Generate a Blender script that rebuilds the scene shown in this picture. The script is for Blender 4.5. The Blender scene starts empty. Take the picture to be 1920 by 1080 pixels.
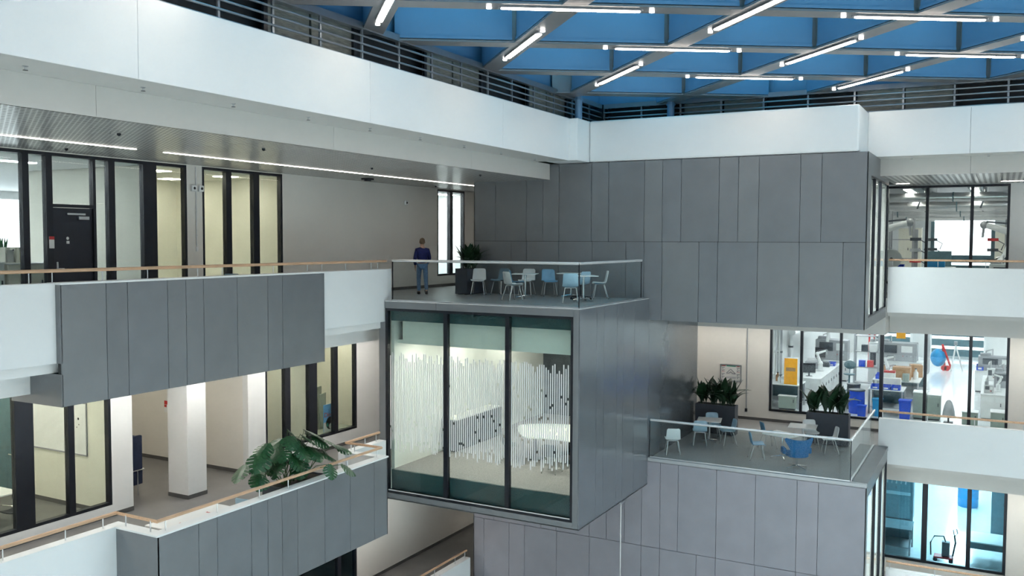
import bpy, bmesh, math, random
from mathutils import Vector, Matrix
random.seed(7)
sc = bpy.context.scene
C = sc.collection
R = math.radians

# ------------------------------------------------------------------ camera
cam = bpy.data.cameras.new('camera'); camo = bpy.data.objects.new('camera', cam); C.objects.link(camo)
cam.sensor_width = 36.0; cam.lens = 36.0 * 1694.7 / 1920.0; cam.clip_end = 300; cam.clip_start = 0.05
YAW, PITCH, ROLL = 28.46, 2.987, 0.213
_fw = Vector((-math.sin(R(YAW)) * math.cos(R(PITCH)), math.cos(R(YAW)) * math.cos(R(PITCH)), -math.sin(R(PITCH))))
_rt = Vector((math.cos(R(YAW)), math.sin(R(YAW)), 0)); _up = _rt.cross(_fw)
_r2 = _rt * math.cos(R(ROLL)) + _up * math.sin(R(ROLL)); _u2 = _up * math.cos(R(ROLL)) - _rt * math.sin(R(ROLL))
_m = Matrix(((_r2.x, _u2.x, -_fw.x, 0), (_r2.y, _u2.y, -_fw.y, 0), (_r2.z, _u2.z, -_fw.z, 1.7), (0, 0, 0, 1)))
camo.matrix_world = _m
sc.camera = camo
# ------------------------------------------------------------------ daylight and exposure
w = bpy.data.worlds.new('daylight'); sc.world = w; w.use_nodes = True
w.node_tree.nodes['Background'].inputs[0].default_value = (0.86, 0.94, 1.0, 1)
w.node_tree.nodes['Background'].inputs[1].default_value = 3.0
sc.view_settings.view_transform = 'Standard'; sc.view_settings.look = 'None'
sc.view_settings.gamma = 1.0; sc.view_settings.use_curve_mapping = False
sc.view_settings.exposure = 0.12
sc.cycles.max_bounces = 6; sc.cycles.diffuse_bounces = 3; sc.cycles.light_sampling_threshold = 0.04; sc.cycles.glossy_bounces = 3
sc.cycles.transparent_max_bounces = 16; sc.cycles.transmission_bounces = 6
sc.cycles.use_denoising = True; sc.cycles.use_adaptive_sampling = True; sc.cycles.adaptive_threshold = 0.1; sc.cycles.adaptive_min_samples = 16; sc.cycles.denoising_prefilter = 'FAST'; sc.cycles.sample_clamp_indirect = 6.0
sc.cycles.caustics_reflective = False; sc.cycles.caustics_refractive = False
ROOF_LAMP, STRIP, ROOM, LABLAMP = 20.0, 10.0, 25.0, 46.0

# ------------------------------------------------------------------ materials
M = {}
def mat(name, col, rough=0.5, metal=0.0, spec=0.5, var=0.0, scale=6.0, bump=0.0, bscale=40.0, aniso=None, emit=None, es=0.0, coat=0.0):
    m = bpy.data.materials.new(name); m.use_nodes = True; M[name] = m
    nt = m.node_tree; b = nt.nodes['Principled BSDF']
    b.inputs['Base Color'].default_value = (*col, 1); b.inputs['Roughness'].default_value = rough
    b.inputs['Metallic'].default_value = metal; b.inputs['Specular IOR Level'].default_value = spec
    if coat: b.inputs['Coat Weight'].default_value = coat; b.inputs['Coat Roughness'].default_value = 0.08
    if emit: b.inputs['Emission Color'].default_value = (*emit, 1); b.inputs['Emission Strength'].default_value = es
    if var or bump:
        tc = nt.nodes.new('ShaderNodeTexCoord')
        if var:
            n = nt.nodes.new('ShaderNodeTexNoise'); n.inputs['Scale'].default_value = scale; n.inputs['Detail'].default_value = 4
            if aniso:
                mp = nt.nodes.new('ShaderNodeMapping'); mp.inputs['Scale'].default_value = aniso
                nt.links.new(tc.outputs['Object'], mp.inputs[0]); nt.links.new(mp.outputs[0], n.inputs['Vector'])
            else: nt.links.new(tc.outputs['Object'], n.inputs['Vector'])
            r = nt.nodes.new('ShaderNodeValToRGB')
            r.color_ramp.elements[0].position = 0.3; r.color_ramp.elements[1].position = 0.7
            r.color_ramp.elements[0].color = (*[max(0, c * (1 - var)) for c in col], 1)
            r.color_ramp.elements[1].color = (*[min(1, c * (1 + var)) for c in col], 1)
            nt.links.new(n.outputs['Fac'], r.inputs[0]); nt.links.new(r.outputs[0], b.inputs['Base Color'])
        if bump:
            n2 = nt.nodes.new('ShaderNodeTexNoise'); n2.inputs['Scale'].default_value = bscale
            nt.links.new(tc.outputs['Object'], n2.inputs['Vector'])
            bp = nt.nodes.new('ShaderNodeBump'); bp.inputs['Strength'].default_value = bump; bp.inputs['Distance'].default_value = 0.01
            nt.links.new(n2.outputs['Fac'], bp.inputs['Height']); nt.links.new(bp.outputs[0], b.inputs['Normal'])
    return m
def emat(name, col, s):
    m = bpy.data.materials.new(name); m.use_nodes = True; M[name] = m
    nt = m.node_tree; nt.nodes.remove(nt.nodes['Principled BSDF'])
    e = nt.nodes.new('ShaderNodeEmission'); e.inputs[0].default_value = (*col, 1); e.inputs[1].default_value = s
    nt.links.new(e.outputs[0], nt.nodes['Material Output'].inputs[0]); return m
def glass(name, tint, ior=1.45, refl=1.0, rough=0.0):
    m = bpy.data.materials.new(name); m.use_nodes = True; M[name] = m
    nt = m.node_tree; nt.nodes.remove(nt.nodes['Principled BSDF'])
    t = nt.nodes.new('ShaderNodeBsdfTransparent'); t.inputs[0].default_value = (*tint, 1)
    g = nt.nodes.new('ShaderNodeBsdfGlossy'); g.inputs['Roughness'].default_value = rough; g.inputs[0].default_value = (refl, refl, refl, 1)
    f = nt.nodes.new('ShaderNodeFresnel'); f.inputs[0].default_value = ior
    mx = nt.nodes.new('ShaderNodeMixShader')
    ge = nt.nodes.new('ShaderNodeNewGeometry'); inv = nt.nodes.new('ShaderNodeMath'); inv.operation = 'SUBTRACT'; inv.inputs[0].default_value = 1.0
    ml = nt.nodes.new('ShaderNodeMath'); ml.operation = 'MULTIPLY'
    nt.links.new(ge.outputs['Backfacing'], inv.inputs[1]); nt.links.new(inv.outputs[0], ml.inputs[0]); nt.links.new(f.outputs[0], ml.inputs[1])
    nt.links.new(ml.outputs[0], mx.inputs[0]); nt.links.new(t.outputs[0], mx.inputs[1]); nt.links.new(g.outputs[0], mx.inputs[2])
    nt.links.new(mx.outputs[0], nt.nodes['Material Output'].inputs[0]); return m
mat('white_plaster', (0.80, 0.81, 0.80), 0.6, var=0.015, scale=1.2)
mat('white_panel', (0.82, 0.84, 0.84), 0.42, var=0.012, scale=0.8)
mat('warm_white', (0.80, 0.78, 0.73), 0.65, var=0.015, scale=1.0)
mat('beige_wall', (0.80, 0.79, 0.70), 0.7, var=0.02, scale=1.0)
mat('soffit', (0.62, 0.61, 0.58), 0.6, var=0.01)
for k, c in enumerate(((0.185, 0.195, 0.205), (0.175, 0.185, 0.195), (0.195, 0.205, 0.213), (0.18, 0.192, 0.205))):
    mat('grey_panel%d' % k, tuple(v * 1.12 for v in c), 0.38, 0.2, 0.5, var=0.05, scale=1.5, bump=0.03, bscale=300)
mat('edge_metal', (0.45, 0.46, 0.47), 0.35, 0.3, var=0.03)
for k, c in enumerate(((0.345, 0.335, 0.37), (0.33, 0.325, 0.36))): mat('grey_panel_lit%d' % k, c, 0.38, 0.2, 0.5, var=0.05, scale=1.5, bump=0.03, bscale=300)  # same grey cladding, with brighter cool light put into its colour
mat('box_side', (0.24, 0.26, 0.28), 0.19, 0.55, 0.5, var=0.04, scale=1.0, bump=0.02, bscale=8)
mat('seam_black', (0.03, 0.033, 0.036), 0.7, var=0.05)
mat('frame_black', (0.012, 0.015, 0.022), 0.35, 0.2, var=0.1, scale=3)
mat('door_black', (0.014, 0.017, 0.028), 0.45, var=0.1, scale=3)
mat('steel', (0.62, 0.63, 0.64), 0.28, 0.9, var=0.04)
mat('chrome', (0.8, 0.8, 0.8), 0.12, 1.0, var=0.02)
mat('ground_pale', (0.55, 0.55, 0.54), 0.4, var=0.05, scale=2)
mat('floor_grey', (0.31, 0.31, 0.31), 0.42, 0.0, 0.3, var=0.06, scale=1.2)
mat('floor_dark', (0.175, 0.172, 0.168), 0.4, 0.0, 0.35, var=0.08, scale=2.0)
mat('base_dark', (0.10, 0.10, 0.098), 0.5, var=0.05)
mat('carpet', (0.30, 0.29, 0.30), 0.95, var=0.35, scale=60, bump=0.4, bscale=200)
mat('wood_rail', (0.62, 0.40, 0.25), 0.45, var=0.18, scale=3, aniso=(12, 0.8, 12))
mat('white_rail', (0.80, 0.80, 0.79), 0.25, 0.5, var=0.02)
mat('spandrel', (0.035, 0.075, 0.085), 0.25, var=0.1, scale=1)
mat('coffer_blue', (0.15, 0.29, 0.45), 0.42, 0.2, var=0.06, scale=0.8)
mat('beam_metal', (0.30, 0.29, 0.29), 0.33, 0.5, var=0.06, scale=1.0)
mat('louvre_bar', (0.30, 0.33, 0.36), 0.35, 0.7, var=0.04)
mat('louvre_dark', (0.008, 0.009, 0.012), 0.6, var=0.2)
mat('louvre_grey', (0.2, 0.21, 0.19), 0.6, var=0.35, scale=5, aniso=(1, 1, 14))
mat('white_plastic', (0.82, 0.83, 0.83), 0.35, var=0.015)
mat('pale_blue', (0.42, 0.60, 0.72), 0.38, var=0.03)
mat('sky_blue', (0.20, 0.42, 0.60), 0.38, var=0.03)
mat('slate_blue', (0.17, 0.27, 0.34), 0.4, var=0.03)
mat('lounge_blue', (0.010, 0.14, 0.34), 0.85, var=0.08, scale=12)
mat('navy_fabric', (0.012, 0.022, 0.055), 0.9, var=0.15, scale=20)
mat('table_white', (0.84, 0.84, 0.82), 0.3, var=0.01)
mat('planter_grey', (0.055, 0.062, 0.078), 0.5, var=0.08, scale=4)
mat('soil', (0.03, 0.022, 0.017), 0.95, var=0.5, scale=60, bump=0.8, bscale=80)
mat('leaf_dark', (0.012, 0.042, 0.018), 0.42, var=0.35, scale=9)
mat('leaf_green', (0.02, 0.085, 0.03), 0.35, var=0.4, scale=9)
mat('stem_green', (0.05, 0.10, 0.03), 0.5, var=0.2)
mat('skin', (0.55, 0.34, 0.25), 0.55, var=0.05)
mat('hair', (0.16, 0.105, 0.06), 0.6, var=0.3, scale=60)
mat('jacket', (0.008, 0.014, 0.10), 0.8, var=0.25, scale=25)
mat('jeans', (0.11, 0.20, 0.34), 0.85, var=0.25, scale=30)
mat('shoe', (0.012, 0.012, 0.014), 0.5, var=0.1)
mat('orange', (0.85, 0.38, 0.01), 0.45, var=0.05)
mat('blue_plastic', (0.008, 0.07, 0.55), 0.4, var=0.05)
mat('cyan_plastic', (0.01, 0.26, 0.55), 0.4, var=0.05)
mat('lab_white', (0.80, 0.82, 0.82), 0.4, var=0.02)
mat('lab_grey', (0.34, 0.36, 0.38), 0.45, var=0.05)
mat('lab_dark', (0.06, 0.075, 0.09), 0.45, var=0.1)
mat('lab_green', (0.27, 0.33, 0.30), 0.5, var=0.04)
mat('lab_teal', (0.09, 0.17, 0.20), 0.4, var=0.08)
mat('lab_floor', (0.76, 0.80, 0.82), 0.14, var=0.04)
mat('cardboard', (0.42, 0.24, 0.12), 0.8, var=0.1)
mat('red', (0.55, 0.03, 0.03), 0.45, var=0.05)
mat('print_black', (0.02, 0.02, 0.02), 0.6, var=0.05)
mat('print_grey', (0.30, 0.31, 0.33), 0.6, var=0.05)
mat('print_blue', (0.16, 0.42, 0.72), 0.5, var=0.15, scale=30)
mat('print_green', (0.03, 0.30, 0.20), 0.5, var=0.1)
mat('yellow', (0.8, 0.6, 0.05), 0.5, var=0.05)
mat('board_green', (0.30, 0.33, 0.27), 0.6, var=0.05)
mat('film_white', (0.86, 0.87, 0.86), 0.6, var=0.01)
mat('magazine', (0.75, 0.75, 0.72), 0.6, var=0.02)
emat('roof_lamp', (1.0, 0.90, 0.79), ROOF_LAMP)
emat('spot_lamp', (1.0, 0.97, 0.92), 6.0)
emat('strip_lamp', (1.0, 0.95, 0.86), STRIP)
emat('lab_lamp_soft', (0.92, 0.97, 1.0), 24.0)
emat('corridor_lamp', (1.0, 0.94, 0.85), 38.0)
emat('gallery_lamp', (1.0, 0.95, 0.88), 70.0)
emat('room_lamp', (1.0, 0.93, 0.76), ROOM)
emat('box_lamp', (1.0, 0.95, 0.83), 60.0)
emat('lab_lamp', (0.92, 0.97, 1.0), LABLAMP)
glass('glass_clear', (0.93, 0.965, 0.95), 1.35)
glass('glass_box', (0.90, 0.95, 0.92), 1.38)
glass('glass_teal', (0.58, 0.80, 0.86), 1.45)
glass('glass_rail', (0.93, 0.97, 0.97), 1.22)
glass('skylight', (0.30, 0.57, 0.66), 1.3)
# perforated aluminium: dark round holes in rows, the rest brushed metal
m = bpy.data.materials.new('perforated'); m.use_nodes = True; M['perforated'] = m
nt = m.node_tree; b = nt.nodes['Principled BSDF']; b.inputs['Metallic'].default_value = 0.5; b.inputs['Roughness'].default_value = 0.27
tc = nt.nodes.new('ShaderNodeTexCoord'); sp = nt.nodes.new('ShaderNodeSeparateXYZ'); nt.links.new(tc.outputs['Object'], sp.inputs[0])
def mth(op, a, bb=None):
    n = nt.nodes.new('ShaderNodeMath'); n.operation = op
    for i, v in enumerate((a, bb)):
        if v is None: continue
        if isinstance(v, (int, float)): n.inputs[i].default_value = v
        else: nt.links.new(v, n.inputs[i])
    return n.outputs[0]
fx = mth('SUBTRACT', mth('FRACT', mth('MULTIPLY', sp.outputs[0], 1 / 0.15)), 0.5)
fy = mth('SUBTRACT', mth('FRACT', mth('MULTIPLY', sp.outputs[1], 1 / 0.09)), 0.5)
dd = mth('SQRT', mth('ADD', mth('MULTIPLY', fx, fx), mth('MULTIPLY', fy, fy)))
hole = mth('LESS_THAN', dd, 0.30)
mx = nt.nodes.new('ShaderNodeMix'); mx.data_type = 'RGBA'
mx.inputs[6].default_value = (0.74, 0.73, 0.70, 1); mx.inputs[7].default_value = (0.025, 0.025, 0.027, 1)
nt.links.new(hole, mx.inputs[0]); nt.links.new(mx.outputs[2], b.inputs['Base Color'])
nt.links.new(mth('SUBTRACT', 0.30, mth('MULTIPLY', hole, 0.30)), b.inputs['Metallic'])
nt.links.new(mth('ADD', 0.27, mth('MULTIPLY', hole, 0.6)), b.inputs['Roughness'])

# ------------------------------------------------------------------ mesh helpers
class MB:
    def __init__(s): s.v = []; s.f = []
    def box(s, x0, x1, y0, y1, z0, z1):
        n = len(s.v)
        s.v += [(x0, y0, z0), (x1, y0, z0), (x1, y1, z0), (x0, y1, z0), (x0, y0, z1), (x1, y0, z1), (x1, y1, z1), (x0, y1, z1)]
        s.f += [(n, n+3, n+2, n+1), (n+4, n+5, n+6, n+7), (n, n+1, n+5, n+4), (n+1, n+2, n+6, n+5), (n+2, n+3, n+7, n+6), (n+3, n, n+4, n+7)]
        return s
    def prism(s, poly, z0, z1):
        n = len(s.v); k = len(poly)
        s.v += [(x, y, z0) for x, y in poly] + [(x, y, z1) for x, y in poly]
        s.f.append(tuple(range(n + k - 1, n - 1, -1))); s.f.append(tuple(range(n + k, n + 2 * k)))
        for i in range(k):
            j = (i + 1) % k; s.f.append((n + i, n + j, n + k + j, n + k + i))
        return s
    def tube(s, pts, r, n=8, r1=None, cap=True):
        pts = [Vector(p) for p in pts]; k = len(pts); base = len(s.v)
        for i, p in enumerate(pts):
            d = (pts[min(i + 1, k - 1)] - pts[max(i - 1, 0)]).normalized()
            a = Vector((0, 0, 1)) if abs(d.z) < 0.9 else Vector((1, 0, 0))
            u = d.cross(a).normalized(); v = d.cross(u)
            rr = r if r1 is None else r + (r1 - r) * i / max(1, k - 1)
            for j in range(n):
                t = 2 * math.pi * j / n; s.v.append(tuple(p + u * (rr * math.cos(t)) + v * (rr * math.sin(t))))
        for i in range(k - 1):
            for j in range(n):
                a = base + i * n + j; bq = base + i * n + (j + 1) % n
                s.f.append((a, bq, bq + n, a + n))
        if cap:
            s.f.append(tuple(range(base + n - 1, base - 1, -1))); s.f.append(tuple(range(base + (k - 1) * n, base + k * n)))
        return s
    def lathe(s, prof, n=16, c=(0, 0, 0)):
        base = len(s.v)
        for r, z in prof:
            for j in range(n):
                t = 2 * math.pi * j / n; s.v.append((c[0] + r * math.cos(t), c[1] + r * math.sin(t), c[2] + z))
        for i in range(len(prof) - 1):
            for j in range(n):
                a = base + i * n + j; bq = base + i * n + (j + 1) % n; s.f.append((a, bq, bq + n, a + n))
        s.f.append(tuple(range(base + n - 1, base - 1, -1))); k = len(prof)
        s.f.append(tuple(range(base + (k - 1) * n, base + k * n)))
        return s
    def ball(s, c, r, nu=12, nv=8, sc3=(1, 1, 1)):
        prof = [(max(0.002, r * math.sin(math.pi * i / nv)), -r * math.cos(math.pi * i / nv)) for i in range(nv + 1)]
        k = len(s.v); s.lathe(prof, nu)
        s.v[k:] = [(c[0] + x * sc3[0], c[1] + y * sc3[1], c[2] + z * sc3[2]) for x, y, z in s.v[k:]]
        return s
    def sheet(s, grid):
        n = len(s.v); a = len(grid); bq = len(grid[0])
        for row in grid: s.v += [tuple(p) for p in row]
        for i in range(a - 1):
            for j in range(bq - 1):
                s.f.append((n + i * bq + j, n + i * bq + j + 1, n + (i + 1) * bq + j + 1, n + (i + 1) * bq + j))
        return s
    def mesh(s, name, m, smooth=False, thick=0.0, bevel=0.0, sub=0):
        me = bpy.data.meshes.new(name); me.from_pydata(s.v, [], s.f)
        bm = bmesh.new(); bm.from_mesh(me)
        bmesh.ops.recalc_face_normals(bm, faces=bm.faces)
        if thick: bmesh.ops.solidify(bm, geom=list(bm.faces), thickness=thick)
        if bevel: bmesh.ops.bevel(bm, geom=list(bm.edges), offset=bevel, segments=2, affect='EDGES', profile=0.5)
        bm.to_mesh(me); bm.free()
        me.materials.append(M[m])
        if smooth:
            for p in me.polygons: p.use_smooth = True
            try: me.set_sharp_from_angle(angle=R(40))
            except Exception: pass
        return me
def link(name, me, parent=None, loc=None, rz=0, scale=None):
    o = bpy.data.objects.new(name, me); C.objects.link(o); o.parent = parent
    if loc is not None: o.location = loc
    if rz: o.rotation_euler = (0, 0, rz)
    if scale: o.scale = scale
    return o
def tag(o, label=None, cat=None, group=None, kind=None):
    if label: o['label'] = label
    if cat: o['category'] = cat
    if group: o['group'] = group
    if kind: o['kind'] = kind
    return o
def B(mb, name, m, parent=None, **k): return link(name, mb.mesh(name, m, **k), parent)
def bx(name, m, x0, x1, y0, y1, z0, z1, parent=None, bevel=0.0): return B(MB().box(x0, x1, y0, y1, z0, z1), name, m, parent, bevel=bevel)
def ST(o, label, cat): return tag(o, label, cat, kind='structure')
def thing(name, label, cat, loc=(0, 0, 0), rz=0, group=None):
    o = bpy.data.objects.new(name, None); C.objects.link(o); o.location = loc; o.rotation_euler = (0, 0, rz)
    o.empty_display_size = 0.1
    return tag(o, label, cat, group)
def wallbox(name, ax, c0, c1, a0, a1, z0, z1, opens, m, label, cat='wall'):
    """wall slab with rectangular openings; ax 'x': plane x=c0..c1 running along y; ax 'y': plane y=c0..c1 along x"""
    mb = MB()
    cuts = sorted({a0, a1, *[o[0] for o in opens], *[o[1] for o in opens]})
    for p, q in zip(cuts, cuts[1:]):
        mid = (p + q) / 2; zs = [(z0, z1)]
        for o in opens:
            if o[0] < mid < o[1]:
                nz = []
                for u, v in zs:
                    if o[2] > u: nz.append((u, min(v, o[2])))
                    if o[3] < v: nz.append((max(u, o[3]), v))
                zs = [z for z in nz if z[1] - z[0] > 1e-4]
        for u, v in zs:
            if ax == 'x': mb.box(c0, c1, p, q, u, v)
            else: mb.box(p, q, c0, c1, u, v)
    return ST(B(mb, name, m), label, cat)
def window(name, label, ax, c, a0, a1, z0, z1, mull, gl='glass_clear', depth=0.12, fw=0.07, skip=()):
    """c = outer face coordinate (towards the atrium); depth goes away from it (ax x: -x, ax y: +y)"""
    def bb(p, q, u, v, d0, d1):
        mb = MB()
        if ax == 'x': mb.box(c - d1, c - d0, p, q, u, v)
        else: mb.box(p, q, c + d0, c + d1, u, v)
        return mb
    fr = MB()
    for p, q, u, v in ((a0, a0 + fw, z0, z1), (a1 - fw, a1, z0, z1), (a0 + fw, a1 - fw, z0, z0 + fw), (a0 + fw, a1 - fw, z1 - fw, z1)):
        t = bb(p, q, u, v, 0, depth); n = len(fr.v); fr.v += t.v; fr.f += [tuple(i + n for i in f) for f in t.f]
    root = ST(B(fr, name, 'frame_black'), label, 'window')
    for p, q in mull: B(bb(p, q, z0 + fw, z1 - fw, 0, depth), 'mullion', 'frame_black', root)
    ed = [a0 + fw] + [e for pq in mull for e in pq] + [a1 - fw]
    for k in range(0, len(ed), 2):
        if k // 2 in skip: continue
        B(bb(ed[k], ed[k + 1], z0 + fw, z1 - fw, 0.055, 0.067), 'pane', gl, root)
    return root
def panels(root, ax, c, cuts, z0, z1, gap=0.012, thick=0.03, sgn=1, name='panel', pal='grey_panel', n=4):
    """row of cladding panels as children, each one proud of the dark core"""
    for i, (p, q) in enumerate(zip(cuts, cuts[1:])):
        mname = '%s%d' % (pal, random.randrange(n))
        g = gap / 2
        if ax == 'y': mb = MB().box(p + g, q - g, c, c + thick, z0 + g, z1 - g)
        else: mb = MB().box(c - thick * sgn if sgn > 0 else c, c if sgn > 0 else c + thick, p + g, q - g, z0 + g, z1 - g)
        B(mb, name, mname, root)
# ================================================================== STRUCTURE
XB, YF, YW, XE, YB, YP, YL = -9.15, 20.42, 25.42, -3.15, 30.3, 30.5, 33.0
XP, XW, ZC = -15.13, -18.2, 3.6
Z1, Z2, ZG = -4.8, -9.6, -14.4
XR, YN = 9.0, -3.0            # far side and near side of the atrium, behind the camera

# ---- enclosing walls of the atrium out of view, ground
ST(bx('floor_ground', 'ground_pale', -18.2, XR, YN, 33, ZG - .3, ZG), 'grey ground floor at the bottom of the atrium', 'floor')
# unseen glazing added on two sides behind the viewer to brighten the lower levels
wallbox('wall_near', 'y', YN - .3, YN, -18.2, XR, ZG, 7.2, [(-13, 7.5, ZG + .6, -6.2)], 'white_plaster', 'white atrium wall with an opening added for daylight behind the viewer')
wallbox('wall_right', 'x', XR, XR + .3, YN, 56, ZG, 7.2, [(0, 25, ZG + .6, -6.2), (1, 25, -3.9, -1.5)], 'white_plaster', 'white atrium wall with openings added for daylight on the far right side')
for nm, ax, c, p, q, z0, z1, lab in (('fill_window_13', 'y', YN, -13, 7.5, ZG + .6, -6.2, 'tall glazing added for daylight behind the viewer'), ('fill_window_14', 'x', XR + .2, 0, 25, ZG + .6, -6.2, 'tall glazing added for daylight low on the far right side'),
        ('fill_window_15', 'x', XR + .2, 1, 25, -3.9, -1.5, 'middle window band added for daylight on the far right side')):
    n = 8; window(nm, lab, ax, c - (.2 if ax == 'y' else 0), p, q, z0, z1, [(p + (q - p) * k / n - .05, p + (q - p) * k / n + .05) for k in range(1, n)])

# ---- left galleries: slabs, floors, white balustrade walls
def gallery_left(z, y1, nm, lab, xo=XP):
    mb = MB().box(XW, -15.92, YN, 34, z - 1.2, z - .03).box(-15.92, -15.27, YN, y1, z - .76, z - .03)
    ST(B(mb, 'ceiling_slab_' + nm, 'white_plaster'), 'white stepped slab edge under the %s gallery on the left' % lab, 'slab')
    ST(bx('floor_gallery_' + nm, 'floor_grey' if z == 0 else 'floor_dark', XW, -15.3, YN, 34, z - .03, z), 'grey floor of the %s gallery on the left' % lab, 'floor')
gallery_left(0, 20.9, 'upper', 'upper'); gallery_left(Z1, 20.4, 'middle', 'middle'); gallery_left(Z2, 25.2, 'lower', 'lowest')
ST(B(MB().box(-15.36, XP, YN, 20.78, -.57, .9), 'wall_parapet_upper', 'white_panel', bevel=.006), 'white upper gallery parapet on the left, running past the grey cladding', 'parapet')
ST(B(MB().box(-15.3, -15.06, YN, 11.62, Z1 - .57, Z1 + .9), 'wall_parapet_middle', 'white_panel', bevel=.006), 'white middle gallery parapet in the bottom left corner', 'parapet')
ST(B(MB().box(-15.3, -15.06, 18.6, 20.4, Z1 - .57, Z1 + .9), 'wall_parapet_return', 'white_panel', bevel=.006), 'short white parapet between grey balcony and glass box', 'parapet')
ST(B(MB().box(-15.35, -15.1, YN, 25.05, Z2 - .57, Z2 + .9), 'wall_parapet_lowest', 'white_panel', bevel=.006), 'white lowest gallery parapet at the bottom centre', 'parapet')

# upper grey bay
o = ST(B(MB().box(XP, -15.03, 10.5, 17.72, -1.35, .86).box(-16.5, XP, 10.5, 17.72, -1.35, -.78), 'wall_bay_upper', 'seam_black'), 'grey panelled upper balcony front on the left', 'cladding')
panels(o, 'x', -15.0, [10.48, 11.436, 11.915, 12.878, 13.353, 13.828, 14.796, 15.748, 16.236, 17.735], -1.37, .87)
B(MB().box(XP, -15.0, 10.47, 10.5, -.57, .87), 'side_panel', 'grey_panel1', o)
B(MB().box(-16.5, -15.0, 10.47, 10.5, -1.37, -.77), 'side_panel', 'grey_panel1', o)
B(MB().box(XP, -15.0, 17.72, 17.745, -1.37, .87), 'side_panel', 'grey_panel1', o)
B(MB().box(-15.36, -14.99, 10.47, 17.745, .87, .905), 'cap', 'white_panel', o)
# middle grey bay (a real balcony that steps out)
o = ST(B(MB().box(-14.1, -13.93, 11.62, 18.86, -5.93, -3.93).box(-15.06, -14.1, 11.64, 11.82, -5.93, -3.93).box(-15.06, -14.1, 18.68, 18.86, -5.93, -3.93), 'wall_bay_middle', 'white_panel'), 'grey panelled lower balcony with white inside, stepping forward', 'cladding')
panels(o, 'x', -13.9, [11.6, 12.602, 13.086, 14.033, 14.524, 14.97, 15.47, 16.405, 17.357, 18.321, 18.89], -5.95, -3.93)
B(MB().box(-15.06, -13.9, 11.6, 11.64, -5.95, -3.93), 'side_panel', 'grey_panel1', o)
B(MB().box(-15.06, -13.9, 18.86, 18.89, -5.95, -3.93), 'side_panel', 'grey_panel1', o)
B(MB().box(-14.14, -13.88, 11.58, 18.91, -3.93, -3.895).box(-15.3, -14.14, 11.58, 11.84, -3.93, -3.895).box(-15.3, -14.14, 18.66, 18.91, -3.93, -3.895), 'cap', 'white_panel', o)
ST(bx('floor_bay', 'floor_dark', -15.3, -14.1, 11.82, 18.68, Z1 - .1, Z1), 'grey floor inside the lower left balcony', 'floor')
ST(bx('ceiling_bay', 'white_plaster', -15.06, -13.95, 11.66, 18.84, -5.9, Z1 - .11), 'slab under the lower left balcony', 'slab')

# ---- left window walls
W1 = wallbox('wall_left_upper', 'x', XW - .2, XW, 6, 34, 0, ZC, [(9.0, 16.274, 0, 3.58), (16.779, 19.737, 0, 3.58), (27.827, 29.73, .4, 3.58)], 'warm_white', 'warm white wall along the upper left gallery')
W2 = wallbox('wall_left_middle', 'x', XW - .2, XW, 6, 34, Z1, Z1 + 3.6, [(8.0, 13.934, -4.52, -1.25), (14.52, 18.3, Z1, -1.2), (18.977, 23.083, -4.36, -1.25)], 'white_plaster', 'white wall along the middle left gallery')
W3 = wallbox('wall_left_lowest', 'x', XW - .2, XW, 6, 34, Z2, Z2 + 3.6, [(16.0, 23.04, -9.3, -6.05)], 'warm_white', 'warm white wall along the lowest left gallery')
for nm, z, segs in (('upper', 0, ((6, 9), (16.274, 16.779), (19.737, 34))), ('middle', Z1, ((6, 14.52), (18.3, 34))), ('lowest', Z2, ((6, 34),))):
    mb = MB()
    for p, q in segs: mb.box(XW, XW + .015, p, q, z, z + .1)
    ST(B(mb, 'baseboard_left_' + nm, 'base_dark'), 'dark baseboard along the %s left gallery wall' % nm, 'baseboard')
# upper windows
w1 = window('window_1', 'dark framed glass wall with a door on the upper left gallery', 'x', XW, 9.0, 16.274, 0, 3.58,
    [(10.6, 10.7), (11.905, 12.049), (12.44, 12.59), (13.591, 13.66), (13.997, 14.169), (14.96, 15.351)], skip=(3,), depth=.14)
B(MB().box(XW - .14, XW, 12.59, 13.591, 2.4, 2.47), 'transom_bar', 'frame_black', w1)
B(MB().box(XW - .067, XW - .055, 12.59, 13.591, 2.47, 3.51), 'pane', 'glass_clear', w1)
window('window_2', 'three dark framed panes beside the white pillar on the upper gallery', 'x', XW, 16.779, 19.737, 0, 3.58, [(17.602, 17.792), (18.599, 18.824)], depth=.14)
window('window_3', 'narrow two-pane window behind the walking person', 'x', XW, 27.827, 29.73, .4, 3.58, [(28.699, 28.886)], depth=.14)
window('window_4', 'dark framed meeting room window at the lower left edge', 'x', XW, 8.0, 13.934, -4.52, -1.25, [(9.6, 9.72), (11.6, 12.02), (12.839, 12.99)], depth=.14, gl='glass_clear')
window('window_5', 'dark framed window above the monstera on the middle gallery', 'x', XW, 18.977, 23.083, -4.36, -1.25, [(19.776, 20.0), (20.81, 21.171), (21.97, 22.15)], depth=.14)
window('window_6', 'dark window under the lower left balcony', 'x', XW, 16.0, 23.04, -9.3, -6.05, [(18, 18.15), (20.2, 20.35), (22.104, 22.25)], depth=.14, gl='glass_teal')
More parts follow.
